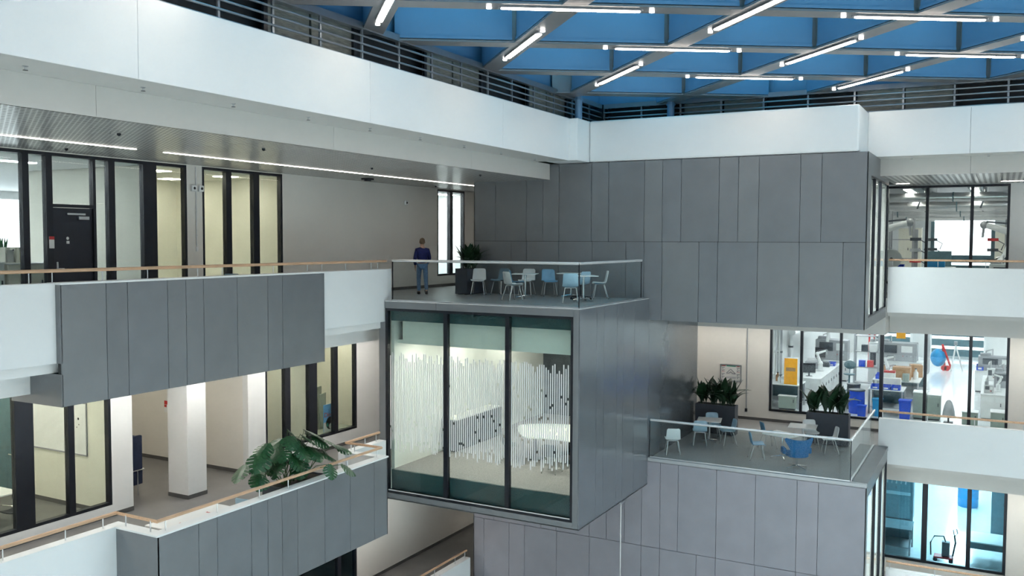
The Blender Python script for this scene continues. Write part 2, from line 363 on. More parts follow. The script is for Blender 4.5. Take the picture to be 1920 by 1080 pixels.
# door
d = ST(bx('door_1', 'door_black', XW - .11, XW - .05, 12.60, 13.581, .01, 2.39), 'black door in the glass wall of the upper left gallery', 'door')
B(MB().box(XW - .05, XW - .02, 12.95, 13.40, 2.24, 2.28).box(XW - .05, XW, 13.22, 13.48, 2.14, 2.21), 'door_closer', 'steel', d)
B(MB().box(XW - .05, XW - .04, 12.68, 12.72, .98, 1.2).tube([(XW - .05, 12.70, 1.05), (XW, 12.70, 1.05), (XW, 12.83, 1.05)], .012, 6), 'door_handle', 'steel', d)
B(MB().ball((XW - .047, 12.96, 1.72), .035, 8, 6, (.1, 1, 1)).prism([(XW - .05, 12.93), (XW - .045, 12.93), (XW - .045, 13.0), (XW - .05, 13.0)], 1.60, 1.66), 'pictogram', 'white_plastic', d)
# upper ceiling left, perforated panels
o = ST(bx('ceiling_left_upper', 'seam_black', XW, -12.49, 2, 34, ZC + .04, ZC + .1), 'perforated metal ceiling over the upper left gallery', 'ceiling')
y = 2.0
while y < 34:
    B(MB().box(XW, -12.452, y + .004, min(34, y + 1.246), ZC, ZC + .035), 'ceiling_panel', 'perforated', o); y += 1.25
# roof edge fascia left, soffit and inner beam
o = ST(B(MB().box(-12.4, -11.43, YN, 24.5, 4.12, 5.3), 'trim_fascia_left', 'seam_black'), 'white roof edge fascia of the left gallery', 'fascia')
for p, q in zip([YN, 3.7, 9.319, 14.946, 20.508, 24.55], [3.7, 9.319, 14.946, 20.508, 24.55]):
    B(MB().box(-11.43, -11.4, p + .004, q - .004, 4.09, 5.33), 'fascia_panel', 'white_panel', o)
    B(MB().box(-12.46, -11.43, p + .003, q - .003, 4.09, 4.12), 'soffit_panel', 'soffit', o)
B(MB().box(-12.4, -11.43, YN, 24.55, 5.3, 5.33), 'cap', 'white_panel', o)
o = ST(B(MB().box(-13.0, -12.48, YN, 25.4, ZC + .1, 4.09), 'trim_beam_left', 'seam_black'), 'pale inner beam below the left roof edge fascia', 'beam')
for p, q in zip([YN, 3.8, 9.379, 15.068, 20.686, 25.41], [3.8, 9.379, 15.068, 20.686, 25.41]):
    B(MB().box(-12.48, -12.45, p + .003, q - .003, ZC, 4.088), 'beam_panel', 'soffit', o)
# corner pier and centre/right fascia
o = ST(B(MB().box(-12.2, -11.13, 24.55, 25.6, 4.09, 5.33), 'trim_fascia_corner', 'white_panel', bevel=.02), 'white corner pier where the two roof edge fascias meet', 'fascia')
o = ST(B(MB().box(-11.125, -3.4, YW, 27.3, 4.09, 5.33), 'trim_fascia_centre', 'white_panel', bevel=.05), 'white roof edge fascia stepping forward above the dark grey block', 'fascia')
o = ST(B(MB().box(-3.4, XR, 27.18, 27.45, 4.1, 5.3), 'trim_fascia_right', 'seam_black'), 'white roof edge fascia above the right galleries', 'fascia')
for p, q in ((-3.4, -.837), (-.837, 4.8), (4.8, XR)):
    B(MB().box(p + .004, q - .004, 27.15, 27.18, 4.08, 5.33), 'fascia_panel', 'white_panel', o)
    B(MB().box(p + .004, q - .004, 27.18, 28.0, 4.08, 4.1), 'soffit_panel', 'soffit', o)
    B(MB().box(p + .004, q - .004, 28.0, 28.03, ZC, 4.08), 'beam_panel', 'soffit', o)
B(MB().box(-3.15, XR, 28.03, 28.3, ZC + .05, 4.08), 'beam_core', 'seam_black', o)
B(MB().box(-3.4, XR, 27.18, 27.45, 5.3, 5.33), 'cap', 'white_panel', o)
o = ST(bx('ceiling_right_upper', 'seam_black', -15.2, XR, 28.3, YL, ZC + .04, ZC + .1), 'perforated metal ceiling over the upper right gallery', 'ceiling')
x = -3.2
while x < XR:
    B(MB().box(x + .004, min(XR, x + .62), 28.04, YL, ZC, ZC + .035), 'ceiling_panel', 'perforated', o); x += .624
# ---- louvre bands between fascia and roof
def louvre(nm, lab, ax, c, a0, a1, flip):
    s = -1 if ax == 'x' else 1
    root = ST(B(MB().box(c - .5, c - .45, a0, a1, 5.3, 6.15) if ax == 'x' else MB().box(a0, a1, c + .45, c + .5, 5.3, 6.15), nm, 'louvre_dark'), lab, 'louvre')
    step = 1.28; k = 0; a = a0
    while a < a1 - .05:
        e = min(a + step, a1)
        if (k // 2 + flip) % 2 == 0:
            B(MB().box(c - .32, c - .28, a + .03, e - .03, 5.3, 6.1) if ax == 'x' else MB().box(a + .03, e - .03, c + .28, c + .32, 5.3, 6.1), 'infill_panel', 'louvre_grey', root)
        B(MB().box(c - .06, c - .02, a - .025, a + .025, 5.33, 6.02) if ax == 'x' else MB().box(a - .025, a + .025, c + .02, c + .06, 5.33, 6.02), 'post', 'louvre_bar', root)
        if k % 2 == 0:
            B(MB().box(c - .26, c - .2, a - .05, a + .05, 5.33, 6.05) if ax == 'x' else MB().box(a - .05, a + .05, c + .2, c + .26, 5.33, 6.05), 'back_post', 'frame_black', root)
        a = e; k += 1
    for z in (5.37, 5.53, 5.69, 5.85):
        B(MB().tube([(c, a0, z), (c, a1, z)] if ax == 'x' else [(a0, c, z), (a1, c, z)], .022, 8), 'bar', 'louvre_bar', root)
    B(MB().box(c - .12, c + .02, a0, a1, 5.98, 6.12) if ax == 'x' else MB().box(a0, a1, c - .02, c + .12, 5.98, 6.12), 'top_rail', 'louvre_bar', root)
louvre('trim_louvre_left', 'dark louvre band with grey bars above the left fascia', 'x', -11.55, YN, 27.35, 0)
louvre('trim_louvre_right', 'dark louvre band with grey bars above the right fascia', 'y', 27.42, -11.5, XR, 1)
for (x, y) in ((-11.28, 24.95), (-9.15, 27.15)):
    ST(B(MB().tube([(x, y, 5.3), (x, y, 6.02)], .11, 16).tube([(x, y, 5.9), (x, y, 5.94)], .14, 16), 'trim_roof_column', 'coffer_blue', smooth=True), 'round steel roof post on the %s' % ('white corner pier' if y < 26 else 'fascia behind the dark grey block'), 'column')

# ---- upper dark grey block
o = ST(B(MB().box(-15.17, XE - .03, YW + .03, YW + .28, -.6, 4.08), 'wall_block_upper', 'seam_black'), 'dark grey panelled block under the white fascia', 'cladding')
panels(o, 'y', YW, [-15.2, -14.396, -13.272, -12.689, -12.134, -11.039, -10.48, -9.344, -8.785, -8.221, -7.111, -6.565, -5.993, -4.878, -4.321, XE], 1.69, 4.08)
panels(o, 'y', YW, [-15.2, -13.82, -13.262, -12.139, -11.003, -9.911, -9.338, -8.777, -7.672, -7.128, -5.998, -4.872, -3.739, XE], -.63, 1.69)
B(MB().box(-15.2, -15.17, YW, YB, -.6, 4.08), 'side_panel', 'grey_panel0', o)
B(MB().box(XE - .03, XE, YW, YW + .62, -.63, 4.08), 'side_panel', 'grey_panel0', o)
B(MB().box(XE - .06, XE, YW + .62, YB, 3.5, 4.08), 'header_panel', 'grey_panel0', o)
B(MB().box(XE - .06, XE, YW + .62, YB, -.63, -.36), 'sill_panel', 'grey_panel0', o)
B(MB().box(-15.17, XE - .06, YW + .28, YB, -.63, -.36), 'slab', 'white_plaster', o)
B(MB().box(-15.17, XE - .06, YW + .28, YB, 3.7, 4.08), 'roof_slab', 'white_plaster', o)
B(MB().box(-15.17, XE - .06, YB - .15, YB, -.36, 3.7), 'back_wall', 'warm_white', o)
for x in (-4.2, -6.5, -9.5, -13): B(MB().box(x - .6, x + .6, 27.4, 28.4, 3.68, 3.7), 'ceiling_lamp', 'lab_lamp', o)
B(MB().box(-15.1, XE - .1, YW + .28, YW + .30, -.36, 3.7), 'inner_lining', 'white_plaster', o)
window('window_7', 'side glazing of the dark grey block facing the upper right gallery', 'x', XE, YW + .62, YB, -.36, 3.5, [(27.03, 27.13), (28.41, 28.51)], gl='glass_clear', depth=.08, fw=.05)
# ---- lower grey block with terrace on top
o = ST(B(MB().box(-15.17, -3.03, YW + .03, YW + .28, -9.6, -4.95), 'wall_block_lower', 'seam_black'), 'grey panelled block with painted-in light under the lower terrace', 'cladding')
panels(o, 'y', YW, [-15.2, -14.425, -13.281, -12.716, -12.161, -11.027, -10.459, -9.868, -9.322, -8.745, -8.196, -7.053, -5.941, -4.802, -4.237, -3.0], -7.45, -4.86, pal='grey_panel_lit', n=2)
panels(o, 'y', YW, [-15.2, -14.804, -13.859, -13.29, -12.147, -11.017, -9.323, -8.745, -7.623, -7.055, -5.923, -4.796, -4.215, -3.0], -9.5, -7.45, pal='grey_panel_lit', n=2)
B(MB().box(-15.2, -15.17, YW, YB, -9.6, -4.95), 'side_panel', 'grey_panel0', o)
B(MB().box(-15.2, -3.0, YW - .25, YW + .02, -9.62, -9.48), 'ledge', 'grey_panel2', o)
B(MB().box(-15.05, -3.0, YW - .2, YW - .1, -9.9, -9.64), 'frame_strip', 'white_panel', o)
B(MB().box(-3.03, -3.0, YW, YW + .22, -9.6, -4.86), 'side_panel', 'grey_panel0', o)
B(MB().box(-3.06, -3.0, YW + .22, YB, -5.1, -4.86), 'header_panel', 'grey_panel0', o)
B(MB().box(-15.17, -3.06, YB - .15, YB, -9.6, -5.2), 'back_wall', 'warm_white', o)
B(MB().box(-15.17, -3.06, YW + .28, YB, -9.9, -9.6), 'slab', 'white_plaster', o)
for x in (-4.2, -6.5, -9.5, -13): B(MB().box(x - .6, x + .6, 27.4, 28.4, -5.24, -5.22), 'ceiling_lamp', 'lab_lamp', o)
B(MB().box(-15.1, -3.1, YW + .28, YW + .30, -9.6, -5.22), 'inner_lining', 'white_plaster', o)
window('window_8', 'side glazing of the lower grey block facing the lowest right gallery', 'x', -3.0, YW + .22, YB, -9.6, -5.1, [(27.4, 27.5), (28.91, 29.01)], gl='glass_clear', depth=.08, fw=.05)
t = ST(bx('floor_terrace_lower', 'floor_grey', XB, -3.46, YW + .12, YB + .2, -5.2, -4.8), 'shiny grey floor of the lower terrace', 'floor')
B(MB().box(XB, -3.0, YW - .02, YW + .12, -4.86, -4.745), 'front_edge', 'edge_metal', t, bevel=.02)
B(MB().box(-3.46, -3.0, YW + .12, YB + .2, -4.86, -4.745), 'side_edge', 'grey_panel3', t)
B(MB().box(-3.46, -3.06, YW + .12, YB + .2, -5.2, -4.86), 'side_slab', 'white_plaster', t)
# ---- cantilevered meeting box
o = ST(B(MB().box(-15.1, -9.18, YF + .05, YW + .03, -.2, -.03).box(-15.1, -9.18, YF + .3, YB, -5.52, -4.9).box(-9.3, -9.18, YF + .3, YB, -4.9, -.2).box(-15.1, -15.0, YF + .3, YB, -4.9, -.2), 'wall_box', 'white_plaster'), 'grey metal meeting box cantilevered over the atrium', 'cladding')
for p, q in ((-15.1, -13.4), (-13.4, -9.33)): B(MB().box(p + .003, q - .003, YF, YF + .05, -.185, 0), 'front_band', 'grey_panel2', o)
for p, q in ((-15.1, -12.3), (-12.3, -9.33)): B(MB().box(p + .003, q - .003, YF, YF + .05, -5.55, -5.385), 'front_band', 'grey_panel2', o)
B(MB().box(-9.33, -9.18, YF, YF + .05, -5.55, 0), 'corner_post', 'grey_panel2', o)
B(MB().box(-15.32, -15.1, YF + .02, YF + .12, -5.55, -.57), 'corner_post', 'grey_panel0', o)
cuts = [YF, 21.484, 21.983, 22.903, 23.357, 24.225, YW, 27.028, 28.641, YB]
for p, q in zip(cuts, cuts[1:]):
    B(MB().box(-9.18, XB, p + (.004 if p > YF else 0), q - .004, -5.55, 0 if q <= YW + .01 else -.64), 'side_panel', 'box_side', o)
B(MB().box(-15.1, -9.15, YF, YB, -5.56, -5.53), 'underside', 'grey_panel0', o)
B(MB().box(-9.3, XB, YB - .001, YB + .02, -5.5, -.64), 'end_panel', 'grey_panel0', o)
B(MB().box(-15.0, -9.34, YF + .16, YF + .24, -.54, -.2).box(-15.0, -9.34, YF + .16, YF + .24, -5.38, -4.76), 'spandrel_panel', 'spandrel', o)
B(MB().box(-14.78, -9.34, YF + .40, YF + .46, -1.2, -.25), 'bulkhead', 'white_plaster', o)
bw = window('window_9', 'tall three-pane glass front of the cantilevered meeting box', 'y', YF + .02, -15.1, -9.33, -5.385, -.185, [(-13.18, -13.06), (-11.28, -11.16)], gl='glass_box', depth=.14, fw=.075)
B(MB().box(-15.0, -9.4, YF + .0, YF + .02, -5.31, -5.285), 'sill_strip', 'white_rail', bw)
ST(bx('floor_meeting', 'carpet', -15.0, -9.3, YF + .24, YB - .1, -4.9, -4.76), 'speckled grey carpet inside the meeting box', 'floor')
ST(bx('wall_meeting_back', 'lab_dark', -15.0, -9.3, YB - .15, YB - .1, -4.76, -.6), 'dark back wall of the meeting box', 'wall')
c = ST(bx('ceiling_meeting', 'white_plaster', -15.0, -9.3, YF + .46, YB - .15, -1.2, -1.1), 'white ceiling inside the meeting box', 'ceiling')
for (x, y) in ((-14.0, 21.6), (-12.2, 21.6), (-10.4, 21.6), (-14.0, 24), (-12.2, 24), (-10.4, 24), (-14.0, 27), (-12.2, 27), (-10.4, 27)):
    B(MB().box(x - .35, x + .35, y - .12, y + .12, -1.215, -1.2), 'ceiling_lamp', 'box_lamp', c)
# white striped privacy film on the three panes (one part each: the strips are only a few pixels wide)
random.seed(3)
for a0, a1, seed in ((-15.0, -13.2, 1), (-13.04, -11.3, 2), (-11.14, -9.42, 3)):
    mb = MB(); x = a0 + .02
    while x < a1 - .03:
        top = -1.45 + random.choice((0, -.06, -.12, -.2, .04)); bot = -4.1 + random.choice((0, -.1, .12, .2, -.05))
        z = top
        while z > bot:
            e = max(bot, z - random.uniform(.5, 3.2)); mb.box(x, x + .031, YF + .071, YF + .074, e, z); z = e - .07
        x += .062
    q = B(mb, 'privacy_film', 'film_white', bw); q['kind'] = 'stuff'
ST(bx('floor_terrace_upper', 'floor_grey', -15.3, -9.36, YF + .12, YW, -.03, .0), 'grey floor of the upper terrace on the meeting box', 'floor')
ST(B(MB().box(-15.12, XB, YF, YF + .12, 0, .025).box(-9.36, XB, YF + .12, YW - .01, 0, .025), 'trim_terrace_edge', 'white_rail', bevel=.006), 'pale metal edge around the upper terrace', 'trim')

# ---- right galleries
def gallery_right(z, x0, nm, lab):
    ST(bx('floor_gallery_right_' + nm, 'floor_grey', -18.2 if z < 0 else -15.2, XR, YP + .02, YL, z - .03, z), 'grey floor of the %s right gallery' % lab, 'floor')
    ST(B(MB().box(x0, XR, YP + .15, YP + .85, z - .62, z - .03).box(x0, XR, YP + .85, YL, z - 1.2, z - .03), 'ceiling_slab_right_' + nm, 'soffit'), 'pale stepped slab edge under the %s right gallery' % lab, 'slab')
    ST(B(MB().box(x0, XR, YP, YP + .22, z - .5, z + .93), 'wall_parapet_right_' + nm, 'white_panel', bevel=.006), 'white parapet of the %s right gallery' % lab, 'parapet')
gallery_right(0, XE + .01, 'upper', 'upper'); gallery_right(Z1, -3.3, 'middle', 'middle'); gallery_right(Z2, -2.99, 'lowest', 'lowest')
ST(bx('ceiling_corridor', 'soffit', -18.2, XE, YB, YL, -1.2, -.05), 'pale ceiling of the corridor behind the lower terrace', 'ceiling')
wallbox('wall_lab_upper', 'y', YL, YL + .2, -18.2, XR, 0, 4.1, [(-3.5, .175, .3, 3.58)], 'white_plaster', 'white wall around the upper lab window')
wallbox('wall_lab_middle', 'y', YL, YL + .2, -18.2, XR, Z1, -1.2, [(-7.279, .296, -4.42, -1.25)], 'warm_white', 'white wall with the large lab window behind the lower terrace')
wallbox('wall_lab_lowest', 'y', YL, YL + .2, -18.2, XR, Z2, -6.0, [(-4.6, .368, -9.1, -6.05)], 'warm_white', 'white wall around the lowest lab window')
ST(bx('baseboard_lab', 'base_dark', -18, XR, YL - .015, YL, Z1, Z1 + .1), 'dark baseboard behind the lower terrace', 'baseboard')
window('window_10', 'upper lab window of three panes above the right parapet', 'y', YL - .02, -3.5, .175, .3, 3.58, [(-2.278, -2.188), (-.955, -.855)], fw=.075)
window('window_11', 'wide six-pane lab window behind the lower terrace', 'y', YL - .02, -7.279, .296, -4.42, -1.25, [(-6.22, -6.13), (-4.89, -4.80), (-3.58, -3.46), (-2.21, -2.115), (-.87, -.77)], fw=.08)
window('window_12', 'teal tinted lab window at the bottom right', 'y', YL - .02, -4.6, .368, -9.1, -6.05, [(-3.5, -3.4), (-2.14, -1.97), (-.79, -.66)], gl='glass_teal', fw=.09)

# ---- roof: rhombic grid of beams, coffer panels, blue skylight panes, linear lights
O2, DI, DJ = Vector((-9.96, 13.582)), Vector((-2.2771, 2.3922)), Vector((2.818, 1.8451))
X0, X1, Y0, Y1 = -11.75, XR, YN, 27.6
roof = ST(B(MB().box(-18.4, X0, YN, 34, 6.15, 7.3).box(X0, XR, Y1, 34, 6.15, 7.3), 'ceiling_roof', 'coffer_blue'), 'rhombic steel roof grid with blue coffers and skylights', 'roof')
def clip(p, d):
    t0, t1 = -99, 99
    for k, lo, hi in ((0, X0, X1), (1, Y0, Y1)):
        if abs(d[k]) < 1e-9: continue
        a, b_ = (lo - p[k]) / d[k], (hi - p[k]) / d[k]
        if a > b_: a, b_ = b_, a
        t0, t1 = max(t0, a), min(t1, b_)
    return (t0, t1) if t1 - t0 > .05 else None
def bar2(mb, a, b_, off0, off1, z0, z1):
    d = (b_ - a).normalized(); n = Vector((-d.y, d.x))
    mb.prism([tuple(a + n * off0), tuple(b_ + n * off0), tuple(b_ + n * off1), tuple(a + n * off1)], z0, z1); return mb
def inside(p): return X0 - 1.2 < p.x < X1 + 1.2 and Y0 - 1.2 < p.y < Y1 + 1.2
HW = .21
for fam, (d, s_) in enumerate(((DJ, DI), (DI, DJ))):
    for i in range(-8, 9):
        p = O2 + s_ * i; r = clip(p, d)
        if not r: continue
        a, b_ = p + d * r[0], p + d * r[1]
        zb = 6.0 + .004 * fam
        B(bar2(bar2(MB(), a, b_, -HW - .02, HW + .02, zb, zb + .04), a, b_, -HW + .05, HW - .05, zb + .04, 7.2), 'beam', 'beam_metal', roof)
        e0 = (d.length - .5)
        for j in range(-9, 10):
            q0, q1 = p + d * (j + .25 / d.length), p + d * (j + 1 - .25 / d.length)
            if not (X0 < (q0.x + q1.x) / 2 < X1 and Y0 < (q0.y + q1.y) / 2 < Y1): continue
            if q0.x < X0 or q1.x < X0 or q0.y > Y1 or q1.y > Y1:
                rr = clip(q0, q1 - q0)
                if not rr: continue
                dd2 = q1 - q0; q0, q1 = q0 + dd2 * max(0, rr[0]), q0 + dd2 * min(1, rr[1])
            for sg in (-1, 1):
                mb = MB()
                bar2(mb, q0, q1, min(sg * HW, sg * (HW - .03)), max(sg * HW, sg * (HW - .03)), 6.06, 7.2)
                bar2(mb, q0, q1, min(sg * HW, sg * (HW + .02)), max(sg * HW, sg * (HW + .02)), 6.06, 6.12)
                B(mb, 'coffer_panel', 'coffer_blue', roof)
pm = None
for i in range(-9, 9):
    for j in range(-9, 10):
        c = O2 + DI * (i + .5) + DJ * (j + .5)
        if not inside(c): continue
        if pm is None: pm = MB().prism([tuple((DI * u + DJ * v) * .5) for u, v in ((-1, -1), (1, -1), (1, 1), (-1, 1))], 0, .03).mesh('skylight_pane', 'skylight')
        link('skylight_pane', pm, roof, (c.x, c.y, 7.2))
LM = {}
for fam, d in enumerate((DJ, DI)):
    u = d.normalized(); n = Vector((-u.y, u.x))
    def capsule(h, w_, z0, z1):
        poly = []
        for e in (1, -1):
            for k in range(7):
                t = -math.pi / 2 + math.pi * k / 6
                q = u * (e * (h + w_ * math.cos(t))) + n * (e * w_ * math.sin(t)); poly.append(tuple(q))
        return MB().prism(poly, z0, z1)
    sp = MB()
    LM[fam] = (capsule(1.27, .085, 0, .03).mesh('housing', 'louvre_bar'), capsule(1.24, .062, -.012, .001).mesh('diffuser', 'roof_lamp'),
               MB().lathe([(.05, -.012), (.05, .02)], 14).mesh('spot_lens', 'spot_lamp'), u)
ROOFLAB = {(0, 1): 'crosswise linear light at the top edge left of centre, with two spots', (0, 0): 'bright linear light on the beam above the left louvres at the top edge',
  (0, 2): 'diagonal linear light cut by the top edge right of centre', (0, 3): 'crosswise linear light at the top edge towards the right',
  (1, 1): 'diagonal linear light nearest the left louvres, left of the round-ended pair', (1, 2): 'crosswise linear light in the middle of the roof, second row',
  (1, 3): 'diagonal linear light in the middle of the second roof row', (1, 4): 'crosswise linear light at the right edge of the roof, second row',
  (2, 2): 'diagonal linear light above the corner roof post', (2, 3): 'crosswise linear light in the farthest roof row', (2, 4): 'diagonal linear light closest to the right louvres'}
for i in range(-7, 6):
    for j in range(-6, 8):
        p = O2 + DI * i + DJ * j
        if not (X0 + .8 < p.x < X1 - .8 and Y0 + .8 < p.y < Y1 - 1.2): continue
        if i >= 3: continue
        fam = 0 if (i + j) % 2 else 1
        lab = ROOFLAB.get((i, j), 'long slim linear roof light outside the picture')
        t = thing('linear_light', lab, 'light', (p.x, p.y, 5.97), 0, 'linear lights on the roof beams')
        hs, df, sl, u = LM[fam]
        link('housing', hs, t); link('diffuser', df, t)
        for e in (-1, 1): link('spot', sl, t, tuple(u * (e * 1.52)) + (.0,))
# ================================================================== OUTER SHELL AND ROOMS
YE, XO = 56.0, -33.0
ST(B(MB().box(XO, -18.4, YN - .3, YE, 6.2, 7.4).box(-18.4, XR + .3, 34, YE, 6.2, 7.4), "ceiling_roof_outer", "soffit"), "solid roof over the rooms around the atrium", "roof")
ST(B(MB().box(XO, -18.2, YN - .3, YE, ZG - .3, ZG).box(-18.2, XR, 33, YE, ZG - .3, ZG), 'floor_outer', 'floor_dark'), 'dark ground floor under the rooms', 'floor')
wallbox('wall_outer_left', 'x', XO - .2, XO, YN - .3, YE, ZG, 7.4, [(8, 24, .95, 3.2)], 'white_plaster', 'outer wall beyond the left rooms with a daylight opening')
wallbox('wall_outer_near', 'y', YN - .3, YN, XO, -18.2, ZG, 7.4, [], 'white_plaster', 'outer wall at the near end of the left rooms')
wallbox('wall_outer_back', 'y', YE, YE + .2, XO, XR + .3, ZG, 7.4, [(-3.4, -.4, .15, 3.3), (-6.3, -4.4, Z1 + .15, -1.5), (-3.4, -.7, Z1 + .15, -1.5), (-2.9, -.6, Z2 + .1, -6.3)], 'white_plaster', 'outer wall at the far end of the labs with daylight openings')
ST(bx('wall_end_corridor', 'warm_white', -18.2, -15.2, 34, 34.2, ZG, 6.2), 'white end wall of the left corridor', 'wall')

def ceiling_room(nm, lab, x0, x1, y0, y1, z, m, lamp, nx, ny, lw=.6, ll=.6):
    o = ST(bx(nm, m, x0, x1, y0, y1, z, z + .08), lab, 'ceiling')
    for i in range(nx):
        for j in range(ny):
            x = x0 + (x1 - x0) * (i + .5) / nx; y = y0 + (y1 - y0) * (j + .5) / ny
            B(MB().box(x - lw / 2, x + lw / 2, y - ll / 2, y + ll / 2, z - .015, z), 'ceiling_lamp', lamp, o)
    return o
# upper left rooms
ST(bx('floor_lab_left', 'lab_floor', XO, XW - .2, YN, 34, -.1, 0), 'pale floor of the rooms behind the upper left windows', 'floor')
ceiling_room('ceiling_lab_left', 'white ceiling of the lab behind the upper left windows', XO, XW - .2, YN, 15.1, 3.5, 'white_plaster', 'lab_lamp', 4, 4, .2, 1.4)
ceiling_room('ceiling_office_left', 'white ceiling of the office behind the upper left panes', -22.9, XW - .2, 15.3, 20.06, 3.5, 'beige_wall', 'room_lamp', 2, 2, .5, .5)
ST(bx('ceiling_lab_far', 'white_plaster', XO, -22.9, 15.1, 34, 3.5, 3.58), 'ceiling of the far lab on the left', 'ceiling')
ST(bx('wall_partition_left', 'beige_wall', -22.9, XW - .2, 15.15, 15.3, 0, 3.5), 'beige partition behind the upper left glass wall', 'wall')
ST(B(MB().box(-23.0, -22.9, 15.15, 24, 0, 3.5).box(-22.9, XW - .2, 20.06, 20.2, 0, 3.5), 'wall_office_left', 'beige_wall'), 'beige office walls behind the three upper panes', 'wall')
ST(bx('wall_lab_left_end', 'lab_white', XO, -22.9, 24, 24.2, 0, 3.5), 'pale far wall of the left lab', 'wall')
ST(B(MB().box(-22.0, -21.9, 26.5, 31, 0, 3.5).box(-22, XW - .2, 26.4, 26.5, 0, 3.5).box(-22, XW - .2, 31, 31.1, 0, 3.5), 'wall_room_narrow', 'white_plaster'), 'white room behind the narrow two-pane window', 'wall')
ST(bx('wall_room_narrow_dado', 'lab_grey', -21.9, -21.86, 26.5, 31, 0, 1.15), 'grey lower wall seen through the narrow window', 'wall')
ceiling_room('ceiling_room_narrow', 'white ceiling behind the narrow two-pane window', -22, XW - .2, 26.5, 31, 3.5, 'white_plaster', 'lab_lamp', 2, 2, .4, 1.2)
# middle left rooms
ST(bx('floor_rooms_middle', 'floor_dark', -24.2, XW, 6, 25, Z1 - .1, Z1), 'dark grey floor of the rooms on the middle left level', 'floor')
ST(bx('wall_meeting_left', 'beige_wall', -24, XW - .2, 14.0, 14.5, Z1, -1.2), 'beige wall carrying the whiteboard in the left meeting room', 'wall')
ST(B(MB().box(-23.2, -23, 6, 14.0, Z1, -1.2).box(-23, XW - .2, 5.9, 6, Z1, -1.2), 'wall_meeting_left_back', 'beige_wall'), 'beige back wall of the left meeting room', 'wall')
ceiling_room('ceiling_meeting_left', 'ceiling of the left meeting room', -23, XW - .2, 6, 14.0, -1.24, 'white_plaster', 'room_lamp', 2, 3)
ST(bx('baseboard_meeting_left', 'base_dark', -23, XW - .2, 13.985, 14.0, Z1, Z1 + .1), 'dark baseboard below the whiteboard', 'baseboard')
ST(bx('wall_niche', 'warm_white', -24, XW - .2, 18.3, 18.5, Z1, -1.2), 'warm white side wall of the open lounge niche', 'wall')
ST(bx('wall_niche_back', 'warm_white', -24.2, -24, 14.5, 18.5, Z1, -1.2), 'warm white back wall of the open lounge niche', 'wall')
ST(bx('baseboard_niche', 'base_dark', -24, XW - .2, 18.285, 18.3, Z1, Z1 + .1), 'dark baseboard along the niche wall', 'baseboard')
ceiling_room('ceiling_niche', 'ceiling of the open lounge niche', -24, XW - .2, 14.5, 18.3, -1.24, 'white_plaster', 'room_lamp', 2, 1, .5, .5)
p = ST(bx('wall_column', 'white_plaster', -18.45, -17.75, 15.78, 16.38, Z1 + .1, -1.2), 'white square column in front of the lounge niche', 'column')
B(MB().box(-18.46, -17.74, 15.77, 16.39, Z1, Z1 + .1), 'skirting', 'base_dark', p)
ST(B(MB().box(-21.2, -21, 18.5, 24.5, Z1, -1.2).box(-21, XW - .2, 24.4, 24.5, Z1, -1.2).box(-21, XW - .2, 20.95, 21.05, Z1, -1.2), 'wall_office_middle', 'beige_wall'), 'beige office walls behind the window above the monstera', 'wall')
ceiling_room('ceiling_office_middle', 'ceiling of the offices behind the window above the monstera', -21, XW - .2, 18.5, 24.4, -1.24, 'beige_wall', 'room_lamp', 1, 3, .5, .5)
# labs on the right
for nm, z, x0, x1, h, lab, nx, ny, cm, lm in (('upper', 0, -8.0, XR, 3.95, 'upper', 3, 4, 'lab_grey', 'lab_lamp_soft'), ('middle', Z1, -8.3, XR, 3.45, 'middle', 4, 7, 'lab_white', 'lab_lamp'), ('lowest', Z2, -8.0, XR, 3.45, 'lowest', 2, 2, 'lab_white', 'lab_lamp_soft')):
    ST(bx('floor_lab_' + nm, 'lab_floor', x0, x1, YL + .2, YE, z - .1, z), 'pale shiny floor of the %s lab' % lab, 'floor')
    ST(bx('wall_lab_side_' + nm, 'lab_white', x0 - .15, x0, YL + .2, YE, z, z + h), 'white side wall of the %s lab' % lab, 'wall')
    cc = ceiling_room('ceiling_lab_' + nm, '%s ceiling of the %s lab' % ('grey' if cm == 'lab_grey' else 'white', lab), x0, x1, YL + .2, YE, z + h, cm, lm, nx, ny, .2, 1.5)
    if nm == 'lowest':
        for k in range(6): B(MB().box(-2.0, -.9, 36 + k * 3.2, 38.6 + k * 3.2, z + h - .015, z + h), 'aisle_fill_light', 'lab_lamp_soft', cc)  # unseen ceiling lights added to whiten the aisle floor

